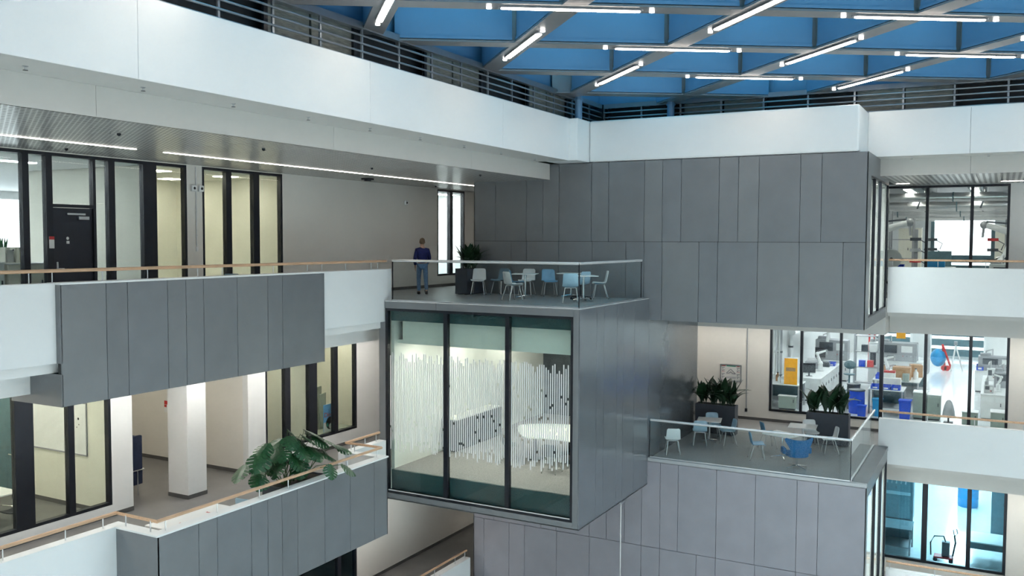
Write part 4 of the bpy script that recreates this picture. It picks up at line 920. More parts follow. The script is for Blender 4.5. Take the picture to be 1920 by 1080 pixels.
B(MB().ball((.007, .08, .17), .1, 14, 8, (.03, 1, 1)), 'pale_disc', 'magazine', t, smooth=True)
B(MB().ball((.007, -.07, .22), .06, 12, 8, (.03, 1, 1)), 'green_disc', 'print_green', t, smooth=True)
B(MB().ball((.004, .22, .68), .09, 12, 8, (.03, 1, 1)), 'yellow_disc', 'yellow', t, smooth=True)
cu = bpy.data.curves.new('lettering', 'FONT'); cu.body = 'Dino!'; cu.size = .2; cu.extrude = .002; cu.align_x = 'CENTER'; cu.materials.append(M['red'])
_t = bpy.data.objects.new('tmp', cu); C.objects.link(_t); bpy.context.view_layer.update()
_me = bpy.data.meshes.new_from_object(_t.evaluated_get(bpy.context.evaluated_depsgraph_get())); bpy.data.objects.remove(_t)
o = bpy.data.objects.new('lettering', _me); C.objects.link(o); o.parent = t; o.location = (.004, .0, .47); o.rotation_euler = (R(90), 0, R(90))
ST(bx('trim_ledge', 'board_green', -18.9, XW - .2, 18.98, 23.08, -4.36, -4.30), 'inner ledge of the window above the monstera', 'trim')

# ---- inside the glass box: dark cabinet, white wavy table
t = thing('sideboard', 'dark sideboard with white top inside the glass box', 'cabinet', (-14.72, 24.6, -4.76), 0)
B(MB().box(-.26, .22, -1.4, 1.4, .06, .97), 'body', 'lab_dark', t)
for k in range(4): 
    q = B(MB().box(.22, .24, -1.39 + k * .7, -.71 + k * .7, .08, .95), 'door', 'lab_dark', t); B(MB().box(.24, .252, -.8 + k * .7, -.78 + k * .7, .5, .7), 'handle', 'steel', q)
B(MB().box(-.27, .25, -1.41, 1.41, .97, 1.0), 'top', 'table_white', t, bevel=.005); B(MB().box(-.22, .18, -1.35, 1.35, 0, .06), 'plinth', 'frame_black', t)
t = thing('wavy_table', 'large white wavy-edged table inside the glass box', 'table', (-11.45, 24.2, -4.76), 0)
poly = [(1.25 * math.cos(a) * (1 + .22 * math.cos(2 * a + .6) + .12 * math.sin(3 * a)), 1.3 * math.sin(a) * (1 + .18 * math.cos(2 * a) + .12 * math.cos(3 * a + 1))) for a in [2 * math.pi * k / 36 for k in range(36)]]
B(MB().prism(poly, .72, .75), 'tabletop', 'table_white', t)
for x, y in ((-.6, -.5), (.6, -.4), (.0, .6)): B(MB().lathe([(.24, 0), (.24, .02), (.04, .04), (.04, .72)], 14, (x, y, 0)), 'pedestal', 'lab_dark', t, smooth=True)
chair((-12.6, 23.1, -4.76), 120, 'lab_dark', 'dark chair behind the striped glass of the meeting box, left of the table', 'chairs in the glass box')
chair((-10.9, 22.5, -4.76), 180, 'lab_dark', 'dark chair behind the striped glass of the meeting box, before the table', 'chairs in the glass box')
chair((-10.0, 23.2, -4.76), 220, 'lab_dark', 'dark chair behind the striped glass of the meeting box, by the corner post', 'chairs in the glass box')
t = thing('pendant_glow', 'row of small red and dark items on the meeting room wall', 'wall rack', (-14.98, 28.6, -3.2)) if False else None

# ================================================================== PERSON (walking along the upper gallery)
per = thing('person', 'person in navy jacket and blue jeans walking along the upper gallery', 'person', (-16.1, 23.75, 0), R(-140))
def skinned(name, m, verts, edges, rad, parent, root=0, sub=2):
    me = bpy.data.meshes.new(name); me.from_pydata(verts, edges, []); o = bpy.data.objects.new(name, me); C.objects.link(o)
    me.materials.append(M[m])
    md = o.modifiers.new('skin', 'SKIN'); md.use_smooth_shade = True
    for i, r in enumerate(rad):
        sv = me.skin_vertices[0].data[i]; sv.radius = r if isinstance(r, tuple) else (r, r); sv.use_root = (i == root)
    sd = o.modifiers.new('sub', 'SUBSURF'); sd.levels = sub; sd.render_levels = sub
    o.parent = parent; return o
# local frame: faces -y, z up.  body = one continuous figure (skin tone), clothes are children over it
V = [(0, 0, .95), (0, .0, 1.12), (0, .01, 1.30), (0, .01, 1.43), (0, -.01, 1.52), (0, -.02, 1.60), (0, -.02, 1.69),
     (.17, .01, 1.40), (.24, .06, 1.14), (.22, -.04, .92), (.215, -.07, .84),
     (-.17, .01, 1.40), (-.24, -.07, 1.15), (-.20, -.22, .98), (-.19, -.27, .92),
     (.09, 0, .90), (.10, -.15, .50), (.10, -.06, .09), (-.09, 0, .90), (-.10, .10, .50), (-.10, .30, .14),
     (.10, -.17, .035), (-.10, .20, .06)]
Ed = [(0, 1), (1, 2), (2, 3), (3, 4), (4, 5), (5, 6), (3, 7), (7, 8), (8, 9), (9, 10), (3, 11), (11, 12), (12, 13), (13, 14), (0, 15), (15, 16), (16, 17), (0, 18), (18, 19), (19, 20), (17, 21), (20, 22)]
Ra = [(.15, .11), (.14, .10), (.16, .11), (.13, .09), .055, (.075, .09), (.07, .09), .055, .042, .03, .035, .055, .042, .03, .035, .085, .058, .04, .085, .058, .04, .035, .035]
skinned('body', 'skin', V, Ed, [((r[0] * .93, r[1] * .93) if isinstance(r, tuple) else r * .93) if i not in (5, 6, 4, 10, 14) else r for i, r in enumerate(Ra)], per)
JV = [V[0], V[1], V[2], V[3], (0, 0, 1.49), V[7], V[8], V[9], V[11], V[12], V[13]]
skinned('jacket', 'jacket', JV, [(0, 1), (1, 2), (2, 3), (3, 4), (3, 5), (5, 6), (6, 7), (3, 8), (8, 9), (9, 10)], [(.18, .135), (.175, .13), (.19, .14), (.15, .105), .07, .075, .062, .05, .075, .062, .05], per)
skinned('jeans', 'jeans', [V[0], V[15], V[16], V[17], V[18], V[19], V[20]], [(0, 1), (1, 2), (2, 3), (0, 4), (4, 5), (5, 6)], [(.165, .12), .1, .074, .058, .1, .074, .058], per)
for k, (x, y, z) in enumerate(((.10, -.10, .0), (-.10, .27, .04))):
    q = B(MB().prism([(-.045, -.17), (.045, -.17), (.05, -.05), (.042, .1), (-.042, .1), (-.05, -.05)], 0, .085), 'shoe', 'shoe', per, bevel=.02, smooth=True); q.location = (x, y, z)
    if k: q.rotation_euler = (R(-18), 0, 0)
B(MB().ball((0, -.005, 1.675), .105, 16, 12, (.86, 1.02, 1.08)), 'hair', 'hair', per, smooth=True)
f = B(MB().ball((0, -.045, 1.63), .085, 16, 12, (.85, .85, 1.2)), 'face', 'skin', per, smooth=True)
B(MB().ball((0, -.125, 1.625), .018, 8, 6, (.8, 1, 1.4)), 'nose', 'skin', f)
for s in (-1, 1):
    B(MB().ball((s * .03, -.112, 1.65), .011, 8, 6), 'eye', 'print_black', f); B(MB().ball((s * .088, -.02, 1.64), .026, 8, 6, (.4, .8, 1.2)), 'ear', 'skin', f)
B(MB().ball((0, -.113, 1.585), .02, 8, 6, (1.1, .4, .35)), 'mouth', 'red', f)
for s, (hx, hy, hz) in ((1, (.215, -.075, .83)), (-1, (-.19, -.275, .905))):
    h = B(MB().ball((hx, hy, hz), .04, 10, 8, (.5, .8, 1.1)), 'hand', 'skin', per, smooth=True)
    for k in range(4):
        L = (.06, .072, .068, .052)[k]; y0 = hy - .028 + k * .018
        B(MB().tube([(hx, y0, hz - .03), (hx + s * -.004, y0 - .006, hz - .03 - L * .6), (hx - s * .012, y0 - .012, hz - .03 - L)], .0085, 8, r1=.007), 'finger', 'skin', h, smooth=True)
    B(MB().tube([(hx, hy - .03, hz), (hx - s * .012, hy - .055, hz - .03), (hx - s * .014, hy - .06, hz - .055)], .009, 8, r1=.0075), 'thumb', 'skin', h, smooth=True)
# ================================================================== LAB CONTENTS
def cabinet(label, x0, x1, y0, y1, z, h, m='lab_white', n=2, group='lab cabinets', side='y', topm='lab_white'):
    t = thing('lab_cabinet', label, 'cabinet', ((x0 + x1) / 2, (y0 + y1) / 2, z), 0, group)
    a, b_ = (x1 - x0) / 2, (y1 - y0) / 2
    B(MB().box(-a, a, -b_, b_, .06, h - .03), 'body', m, t); B(MB().box(-a + .03, a - .03, -b_ + .03, b_ - .03, 0, .06), 'plinth', 'lab_dark', t)
    B(MB().box(-a - .02, a + .02, -b_ - .02, b_ + .02, h - .03, h), 'top', topm, t, bevel=.006)
    for k in range(n):
        if side == 'y':
            p, q = -a + 2 * a * k / n, -a + 2 * a * (k + 1) / n
            d = B(MB().box(p + .008, q - .008, -b_ - .018, -b_, .08, h - .05), 'door', m, t); B(MB().box(q - .09, q - .06, -b_ - .04, -b_ - .018, h * .55, h * .55 + .12), 'handle', 'lab_dark', d)
        else:
            p, q = -b_ + 2 * b_ * k / n, -b_ + 2 * b_ * (k + 1) / n
            d = B(MB().box(a, a + .018, p + .012, q - .012, .08, h - .05), 'door', m, t); B(MB().box(a + .018, a + .04, q - .09, q - .06, h * .55, h * .55 + .12), 'handle', 'lab_dark', d)
    return t
def bench(label, x0, x1, y0, y1, z, h, shelf=True, m='lab_white'):
    t = thing('lab_bench', label, 'bench', ((x0 + x1) / 2, (y0 + y1) / 2, z), 0, 'lab benches')
    a, b_ = (x1 - x0) / 2, (y1 - y0) / 2
    B(MB().box(-a, a, -b_, b_, h - .04, h), 'worktop', m, t, bevel=.006)
    for sx in (-1, 1):
        for sy in (-1, 1): B(MB().box(sx * (a - .05) - .03, sx * (a - .05) + .03, sy * (b_ - .05) - .03, sy * (b_ - .05) + .03, 0, h - .04), 'leg', 'lab_grey', t)
    if shelf: B(MB().box(-a + .05, a - .05, -b_ + .05, b_ - .05, .25, .28), 'shelf', 'lab_grey', t)
    B(MB().box(-a + .08, a - .08, b_ - .06, b_ - .04, .28, h - .04), 'back_panel', 'lab_teal', t)
    return t
def barrel(label, x, y, z, r, h, m):
    t = thing('drum', label, 'drum', (x, y, z), 0, 'plastic drums and bins')
    B(MB().lathe([(r * .94, 0), (r, .05), (r, h * .32), (r * 1.03, h * .34), (r, h * .37), (r, h * .65), (r * 1.03, h * .67), (r, h * .7), (r * .96, h)], 20), 'body', m, t, smooth=True)
    B(MB().lathe([(r * 1.04, h), (r * 1.04, h + .04), (r * .9, h + .05)], 20), 'lid', 'lab_dark', t)
def bin_(label, x, y, z, a, h, m):
    t = thing('bin', label, 'bin', (x, y, z), 0, 'plastic drums and bins')
    mb = MB(); mb.prism([(-a, -a), (a, -a), (a, a), (-a, a)], 0, h); mb.v = [((vx * (.85 + .15 * vz / h)), vy * (.85 + .15 * vz / h), vz) for vx, vy, vz in mb.v]
    B(mb, 'body', m, t, bevel=.02, smooth=True); B(MB().box(-a - .02, a + .02, -a - .02, a + .02, h, h + .04), 'rim', m, t, bevel=.01)
def tray(label, x, y, z, sx, sy, h, m='blue_plastic', lab2='bin_front'):
    t = thing('storage_tray', label, 'tray', (x, y, z), 0, 'blue storage trays')
    w_ = .012
    B(MB().box(-sx, sx, -sy, sy, 0, w_).box(-sx, sx, sy - w_, sy, w_, h).box(-sx, -sx + w_, -sy, sy, w_, h * .8).box(sx - w_, sx, -sy, sy, w_, h * .8).box(-sx, sx, -sy, -sy + w_, w_, h * .6), 'tray_body', m, t)
    B(MB().box(-sx * .5, sx * .5, -sy - .004, -sy, h * .18, h * .48), 'label_plate', 'magazine', t)
def carton(label, x, y, z, sx, sy, h, m='cardboard', rz=0):
    t = thing('carton', label, 'box', (x, y, z), R(rz), 'cartons and boxes')
    B(MB().box(-sx, sx, -sy, sy, 0, h), 'body', m, t); B(MB().box(-sx - .004, sx + .004, -sy * .12, sy * .12, h * .6, h + .003), 'tape', 'magazine', t)
    B(MB().box(-sx, sx, -sy, -sy * .1, h, h + .006).box(-sx, sx, sy * .1, sy, h, h + .006), 'flap', m, t)
def machine(label, x, y, z, sx, sy, h, m, seed=0, cat='machine'):
    t = thing('lab_machine', label, cat, (x, y, z), 0, 'lab machines'); rn = random.Random(seed)
    B(MB().box(-sx, sx, -sy, sy, 0, h), 'housing', m, t, bevel=.02)
    B(MB().box(-sx * .75, sx * .1, -sy - .012, -sy, h * .45, h * .88), 'front_panel', 'lab_dark', t)
    B(MB().box(sx * .3, sx * .8, -sy - .01, -sy, h * .5, h * .85), 'control_panel', 'lab_white', t)
    for k in range(3): B(MB().tube([(sx * (.38 + .18 * k), -sy - .02, h * .3), (sx * (.38 + .18 * k), -sy, h * .3)], .02, 10), 'knob', ('red', 'lab_dark', 'lab_white')[k], t)
    B(MB().tube([(-sx * .6, 0, h), (-sx * .6, 0, h + .2), (-sx * .2, 0, h + .3), (-sx * .2, 0, h)], .03, 10), 'hose', 'steel', t, smooth=True)
    B(MB().box(-sx * .9, -sx * .3, -sy * .5, sy * .5, h, h + .12), 'top_unit', 'lab_grey', t, bevel=.01)
    return t
def monitor(label, x, y, z, rz, w_=.5, h=.32):
    t = thing('monitor', label, 'monitor', (x, y, z), R(rz), 'monitors in the labs')
    B(MB().box(-w_ / 2, w_ / 2, -.02, .02, .14, .14 + h), 'screen', 'frame_black', t, bevel=.006); B(MB().box(-.03, .03, .02, .05, 0, .3), 'stand', 'lab_dark', t); B(MB().box(-.12, .12, -.07, .09, 0, .012), 'foot', 'lab_dark', t)
def robot(label, x, y, z, rz, s=1.0):
    t = thing('robot_arm', label, 'robot', (x, y, z), R(rz), 'white robot arms')
    S = lambda *p: tuple(c * s for c in p)
    B(MB().lathe([(.3 * s, 0), (.3 * s, .12 * s), (.2 * s, .16 * s), (.18 * s, .5 * s)], 18), 'base', 'lab_white', t, smooth=True)
    B(MB().ball(S(0, 0, .62), .2 * s, 14, 10), 'shoulder', 'lab_white', t, smooth=True)
    B(MB().tube([S(0, 0, .62), S(-.25, 0, 1.35)], .13 * s, 14, r1=.1 * s), 'upper_arm', 'lab_white', t, smooth=True)
    B(MB().ball(S(-.25, 0, 1.38), .15 * s, 14, 10), 'elbow', 'lab_white', t, smooth=True)
    B(MB().tube([S(-.25, 0, 1.4), S(.45, 0, 1.62)], .1 * s, 14, r1=.07 * s), 'forearm', 'lab_white', t, smooth=True)
    B(MB().ball(S(.47, 0, 1.62), .1 * s, 12, 8), 'wrist', 'lab_grey', t, smooth=True)
    B(MB().tube([S(.47, 0, 1.62), S(.5, 0, 1.3)], .03 * s, 8), 'tool', 'steel', t)
    B(MB().tube([S(.1, .1, .6), S(-.35, .15, 1.1), S(-.1, .15, 1.65), S(.4, .1, 1.7)], .025 * s, 8), 'cable', 'lab_dark', t, smooth=True)
def rack(label, x, y, z, w_, d, h, n, m='lab_grey'):
    t = thing('shelf_rack', label, 'rack', (x, y, z), 0, 'equipment racks')
    for sx in (-1, 1):
        for sy in (-1, 1): B(MB().box(sx * w_ - .03, sx * w_ + .03, sy * d - .03, sy * d + .03, 0, h), 'upright', m, t)
    for k in range(n): B(MB().box(-w_, w_, -d, d, .2 + (h - .3) * k / (n - 1), .23 + (h - .3) * k / (n - 1)), 'shelf', m, t)
    return t
# ---- middle lab
z = Z1
bench('white bench under the orange box in the lab', -8.1, -6.75, 35.85, 37.1, z, .95)
cabinet('low grey-green cabinet under the bench with the orange box', -7.5, -6.85, 35.6, 35.83, z, .55, 'lab_green', 1)
t = thing('storage_locker', 'bright orange upright box on the left lab bench', 'box', (-7.12, 36.15, z + .95)); B(MB().box(-.24, .24, -.2, .2, 0, 1.02), 'body', 'lab_white', t); B(MB().box(-.25, .25, -.22, -.2, 0, 1.02), 'front', 'orange', t, bevel=.005); B(MB().box(-.18, .18, -.226, -.22, .52, .66), 'label_field', 'cardboard', t)
cabinet('long row of white lab cabinets receding behind the orange box', -7.9, -6.35, 38.0, 43.3, z, .95, 'lab_white', 8, side='x')
monitor('dark monitor on the long row of lab cabinets', -6.9, 38.6, z + .95, 20, .5, .4)
robot('small white robot arm on the long row of lab cabinets', -6.75, 40.3, z + .95, 30, .55)
carton('grey case on the long row of lab cabinets', -7.2, 41.2, z + .95, .3, .3, .3, 'lab_grey')
cabinet('white lab unit below the grey fume machine', -7.7, -6.2, 44.2, 45.2, z, .95, 'lab_white', 3)
machine('dark grey fume machine with a red button in the lab', -6.95, 44.75, z + .95, .72, .4, .95, 'lab_grey', 1)
monitor('dark monitor in front of the grey fume machine', -7.4, 44.1, z + .95 if False else z + .95, -15, .5, .45)
t = thing('duct', 'white ventilation duct hanging in the left of the lab', 'duct', (-6.9, 44.0, z + 2.2)); B(MB().tube([(-.6, -6, .6), (.1, 2.5, .5)], .14, 12), 'pipe', 'lab_white', t, smooth=True); B(MB().tube([(0, -.5, .5), (-.1, -.5, -.3)], .07, 10), 'drop_pipe', 'lab_white', t, smooth=True)
rack('tall pale rack against the side wall of the lab', -8.1, 37.55, z, .12, .3, 3.0, 4, 'lab_white')
t = thing('work_stool', 'dark teal work stool on the bright lab floor', 'stool', (-5.66, 41.0, z)); B(MB().lathe([(.2, .78), (.24, .80), (.24, .83), (.1, .85)], 20), 'seat', 'lab_teal', t, smooth=True); B(MB().ball((0, .16, 1.2), .25, 16, 10, (1, .2, .75)), 'backrest', 'lab_teal', t, smooth=True)
B(MB().tube([(0, .0, .1), (0, 0, .8)], .035, 10).tube([(0, .1, .8), (0, .17, 1.15)], .02, 8), 'column', 'lab_teal', t)
for k in range(5): link('base_arm', cached('stoolarm', lambda: MB().tube([(0, 0, .14), (.3, 0, .06)], .025, 8).tube([(.3, 0, .06), (.3, 0, 0)], .03, 8).mesh('base_arm', 'lab_teal')), t, (0, 0, 0), k * math.pi * .4)
barrel('large blue drum at the left end of the lab table', -4.72, 36.3, z, .29, .86, 'blue_plastic')
barrel('dark drum with chrome parts behind the blue drum', -4.95, 37.1, z, .25, .95, 'lab_dark')
bench('lab table with blue trays behind the white parapet', -4.35, -3.1, 36.4, 37.6, z, .95)
for k, x in enumerate((-4.1, -3.72, -3.38)): tray('blue storage tray at the front of the lab table, %s' % ('leftmost', 'middle one', 'rightmost')[k], x, 36.6, z + .95, .16, .17, .17)
carton('white and red carton standing on the trays row of the lab table', -3.55, 37.0, z + .95, .3, .18, .38, 'magazine')
t = thing('apparatus', 'red topped instrument on the lab table', 'instrument', (-3.68, 37.3, z + .95)); B(MB().box(-.2, .2, -.15, .15, 0, .55), 'body', 'lab_white', t, bevel=.01); B(MB().box(-.2, .2, -.15, .15, .55, .62), 'red_top', 'red', t); B(MB().tube([(0, 0, .62), (0, 0, .8), (.15, 0, .85)], .03, 8), 'arm', 'steel', t)
bench('second lab table carrying cartons', -4.5, -2.75, 39.0, 42.5, z, .95)
carton('brown cardboard box on the second lab table, in front', -3.45, 39.6, z + .95, .33, .28, .5)
carton('smaller brown cardboard box on the second lab table, behind', -3.0, 40.6, z + .95, .22, .22, .5, rz=15)
carton('grey-green case on the second lab table', -3.25, 39.15 - .1, z + .95 if False else z + .95, .12, .0 + .12, .3, 'lab_green')
tray('large blue tray on the second lab table', -4.1, 39.4, z + .95, .3, .25, .22)
robot('white instrument arm on the second lab table', -4.05, 40.4, z + .95, 0, .5)
bin_('cyan bin under the lab table', -3.95, 36.05, z, .17, .62, 'cyan_plastic'); bin_('blue bin beside the lab cabinets', -3.0, 36.0, z, .2, .66, 'blue_plastic'); bin_('blue crate bin under the left lab table end', -4.45, 35.6, z, .15, .4, 'blue_plastic')
cabinet('grey-green cabinet in the middle of the lab, left one', -2.74, -2.3, 36.1, 36.7, z, 1.0, 'lab_green', 1); cabinet('grey-green cabinet in the middle of the lab, right one', -2.27, -1.83, 36.1, 36.7, z, .95, 'lab_green', 1)
cabinet('low grey-green cabinet behind the right parapet', -1.1, -.6, 35.4, 35.9, z, .55, 'lab_green', 1)
t = thing('dust_cover', 'grey draped cover on a stand on the bright lab floor', 'cover', (-1.55, 36.0, z)); B(MB().lathe([(.22, .2), (.2, .4), (.16, .6), (.1, .76), (.04, .82)], 9), 'drape', 'lab_grey', t, smooth=True); B(MB().tube([(0, 0, 0), (0, 0, .3)], .03, 8).box(-.15, .15, -.15, .15, 0, .03), 'stand', 'lab_dark', t)
cabinet('white wall units at the back of the lab', -5.3, -3.1, 45.5, 46.4, z, .95, 'lab_white', 4)
machine('grey instrument row at the back of the lab', -4.3, 45.9, z + .95, .95, .4, .85, 'lab_grey', 3)
machine('white instrument tower at the back of the lab', -5.0, 44.6, z, .3, .3, 1.9, 'lab_white', 4)
t = thing('wall_sign', 'orange sign above the back instruments of the lab', 'sign', (-4.0, 45.0, z + 2.25)); B(MB().box(-.2, .2, -.01, .01, -.18, .18), 'plate', 'orange', t, bevel=.004); B(MB().tube([(0, 0, .18), (0, 0, 1.2)], .01, 6), 'hanger', 'steel', t)
t = thing('curtain', 'grey hanging cover beside the bright lab floor', 'curtain', (-2.95, 47.0, z + .3)); B(MB().sheet([[(.05 * math.sin(k * 1.7) * (1 if zz < 1.5 else .3), -.45 + k * .1, zz) for k in range(10)] for zz in (0, .6, 1.2, 1.8, 2.3)]), 'cloth', 'lab_grey', t, smooth=True, thick=.02); B(MB().tube([(0, -.5, 2.3), (0, .5, 2.3)], .02, 8), 'rod', 'steel', t)
t = thing('mixer', 'blue ball-shaped machine with red wheels on the far lab floor', 'machine', (-2.75, 51.0, z)); B(MB().ball((0, 0, .6), .46, 20, 14, (.8, 1, 1)), 'drum', 'cyan_plastic', t, smooth=True); B(MB().tube([(.2, -.2, 1.3), (.62, -.2, .1)], .05, 8).tube([(.2, -.2, 1.3), (.3, .3, .1)], .05, 8), 'frame', 'red', t)
for x in (.3, .45): B(MB().tube([(x, -.5, .14), (x, -.4, .14)], .14, 14), 'wheel', 'red', t)
t = thing('tripod', 'white tripod stand beside the blue machine', 'tripod', (-1.95, 50.8, z))
for k in range(3): B(MB().tube([(0, 0, 1.3), (.35 * math.cos(k * 2.09), .35 * math.sin(k * 2.09), 0)], .035, 8), 'leg', 'lab_white', t)
B(MB().box(-.08, .08, -.08, .08, 1.3, 1.5), 'head', 'lab_grey', t, bevel=.01)
cabinet('long white bench cabinet at the right side of the lab', -.55, .9, 37.2, 42.5, z, .95, 'lab_white', 2)
machine('grey turning machine on the right lab bench', .25, 39.4, z + .95, .4, .3, .6, 'lab_grey', 6); robot('white clamp arm on the right lab bench', .0, 38.0, z + .95, 200, .4)
cabinet('white counter at the far right of the lab', -.9, .8, 44, 45, z, .95, 'lab_white', 3); machine('dark grey instrument on the far right counter', -.1, 44.5, z + .95, .7, .35, .6, 'lab_grey', 8); tray('blue tray on the far right lab counter', -.72, 44.2, z + .95, .14, .17, .25)
cabinet('low grey-green cabinet at the right end of the parapet', -.2, .7, 35.2, 35.8, z, .65, 'lab_green', 2)
def bars(label, x0, x1, z0, n, dz, hgt):
    t = thing('window_bar', label, 'railing', ((x0 + x1) / 2, 55.6, z0), 0, 'far daylight window bars')
    for k in range(n): B(MB().box(-(x1 - x0) / 2, (x1 - x0) / 2, -.05, .05, k * dz, k * dz + hgt), 'bar', 'lab_teal', t)
    for s in (-1, 1): B(MB().box(s * (x1 - x0) / 2 - .06, s * (x1 - x0) / 2 + .06, -.06, .06, -.05, n * dz + .6), 'post', 'lab_white', t)
bars('teal window bars at the far end of the middle lab, left opening', -6.3, -4.4, z + .2, 3, .55, .38)
bars('teal window bars at the far end of the middle lab, right opening', -3.4, -.7, z + .2, 3, .55, .38)
bars('teal window bars at the far end of the upper lab', -3.4, -.4, .05, 2, .55, .4)
# ---- upper lab
z = 0
rack('tall grey rack at the left of the upper lab', -4.3, 37.6, z, .5, .35, 2.9, 5); rack('grey pipe rack beside the upper lab robot', -3.9, 41.5, z, .6, .3, 2.7, 4)
robot('large white robot arm in the upper lab, left', -3.75, 36.4, z, 10, 1.5)
t = thing('dish', 'round white dish in front of the upper lab robot', 'dish', (-3.42, 34.4, 1.12)); B(MB().tube([(0, 0, 0), (0, -.06, 0), (0, -.16, 0)], .16, 20, r1=.34), 'bowl', 'lab_white', t, smooth=True); B(MB().tube([(0, 0, 0), (0, -.18, 0)], .05, 10), 'hub', 'lab_dark', t); B(MB().box(-.04, .04, 0, .06, -1.12, 0), 'stand', 'steel', t)
tray('blue tray below the white dish in the upper lab', -3.35, 35.0, .75, .28, .2, .16); cabinet('white cabinet left behind the upper right parapet', -4.3, -2.9, 34.7, 35.4, 0, .74, 'lab_white', 3)
bench('pale bench in the middle of the upper lab', -2.6, -1.5, 36.2, 37.2, 0, .8); carton('blue case on the upper lab bench', -2.15, 36.5, .8, .32, .22, .26, 'cyan_plastic')
t = thing('partition', 'grey-green screen behind the upper lab bench', 'screen', (-2.3, 40.5, 0)); B(MB().box(-.5, .5, -.03, .03, .1, 1.35), 'panel', 'lab_teal', t, bevel=.02); B(MB().box(-.5, -.4, -.2, .2, 0, .1).box(.4, .5, -.2, .2, 0, .1), 'foot', 'steel', t)
cabinet('tall beige locker in the upper lab beside the bright window', -4.4, -3.4, 47, 47.6, 0, 2.4, 'beige_wall', 2); cabinet('tall beige locker at the right of the upper lab', -.3, 1.2, 46, 46.6, 0, 2.5, 'beige_wall', 2)
robot('white robot arm in the upper lab, right', .05, 37.6, z, 170, 1.45); machine('white machine below the right upper lab robot', .15, 36.4, 0, .55, .4, .95, 'lab_white', 12); rack('grey pipe rack at the right of the upper lab', .6, 40.5, 0, .5, .3, 2.6, 4)
for k, (y, zz, r, lab) in enumerate(((35.5, 3.3, .16, 'front'), (38.5, 3.1, .2, 'second'), (42, 3.0, .22, 'third'), (46, 2.9, .2, 'rear'))):
    t = thing('duct', 'silver ventilation duct across the upper lab ceiling, %s one' % lab, 'duct', (0, y, zz), 0, 'ventilation ducts'); B(MB().tube([(-7.8, 0, 0), (8, 0, 0)], r, 12), 'pipe', 'steel', t, smooth=True)
    for x in (-5, -2.5, -.6, 2): B(MB().tube([(x, 0, r), (x, 0, 3.95 - zz)], .012, 6), 'hanger', 'steel', t)
    for x in (-4, -1.6, .8): B(MB().tube([(x, 0, 0), (x + .04, 0, 0)], r * 1.12, 12), 'flange', 'lab_teal', t)
for k, x in enumerate((-3.0, -.9)):
    t = thing('service_beam', 'teal service beam running deep into the upper lab, %s' % ('left one', 'right one')[k], 'beam', (x, 42, 3.55), 0, 'service beams'); B(MB().box(-.2, .2, -8, 8, 0, .22), 'casing', 'lab_teal', t, bevel=.02); B(MB().box(-.12, .12, -7.5, 7.5, -.02, 0), 'diffuser', 'strip_lamp', t)
    for y in (-5, -1, 3): B(MB().tube([(.1, y, 0), (.25, y, -.3), (.15, y, -.6)], .03, 8), 'hose', 'lab_dark', t, smooth=True)
# ---- lowest lab
z = Z2
bench('dark workbench at the left of the lowest lab', -4.2, -2.6, 35.0, 36.2, z, .95, m='lab_teal'); cabinet('dark tall cabinet at the left of the lowest lab', -4.6, -2.9, 39.5, 40.2, z, 2.3, 'lab_teal', 3)
rack('dark rack with hanging pipes in the lowest lab', -3.5, 37.6, z, .7, .25, 3.0, 3, 'lab_teal')
t = thing('pipe_bundle', 'silver slanting pipes hanging in the lowest lab', 'pipes', (-3.3, 36.6, z + 2.2))
for k in range(5): B(MB().tube([(k * .16 - .3, 0, 0), (k * .16 - .18, .05, .9)], .025, 8), 'pipe', 'steel', t)
B(MB().tube([(-.3, .05, .9), (.6, .05, .9)], .02, 8).tube([(.1, .05, .9), (.1, .05, 1.25)], .015, 6), 'hanger', 'steel', t)
t = thing('trolley', 'dark trolley with curved handle and upright lever on the lowest lab floor', 'trolley', (-1.55, 35.1, z)); B(MB().box(-.3, .3, -.2, .2, .12, .18), 'platform', 'red', t, bevel=.01)
B(MB().tube([(-.4, 0, .15), (-.42, 0, .6), (-.3, 0, .85), (0, 0, .88), (.1, 0, .6), (.15, 0, .15)], .025, 8), 'curved_handle', 'frame_black', t, smooth=True); B(MB().tube([(.3, 0, .2), (.38, 0, .7), (.34, 0, .95)], .03, 8).tube([(.34, 0, .95), (.3, 0, 1.15), (.4, 0, 1.2), (.44, 0, 1.05), (.36, 0, .95)], .018, 8), 'lever', 'frame_black', t, smooth=True)
B(MB().box(-.05, .2, -.12, .12, .18, .7), 'pump', 'lab_dark', t, bevel=.02)
for x in (-.25, .25): B(MB().tube([(x, -.2, .07), (x, .2, .07)], .07, 12), 'wheel', 'frame_black', t)
bench('pale table at the right of the lowest lab', -.85, .9, 34.9, 36.2, z, .9, False); cabinet('dark tall cabinet at the right of the lowest lab', -.1, 1.4, 39, 39.8, z, 2.2, 'lab_teal', 3)
barrel('blue machine drum on the bright floor of the lowest lab', -1.0, 43.0, z, .4, 1.1, 'cyan_plastic')
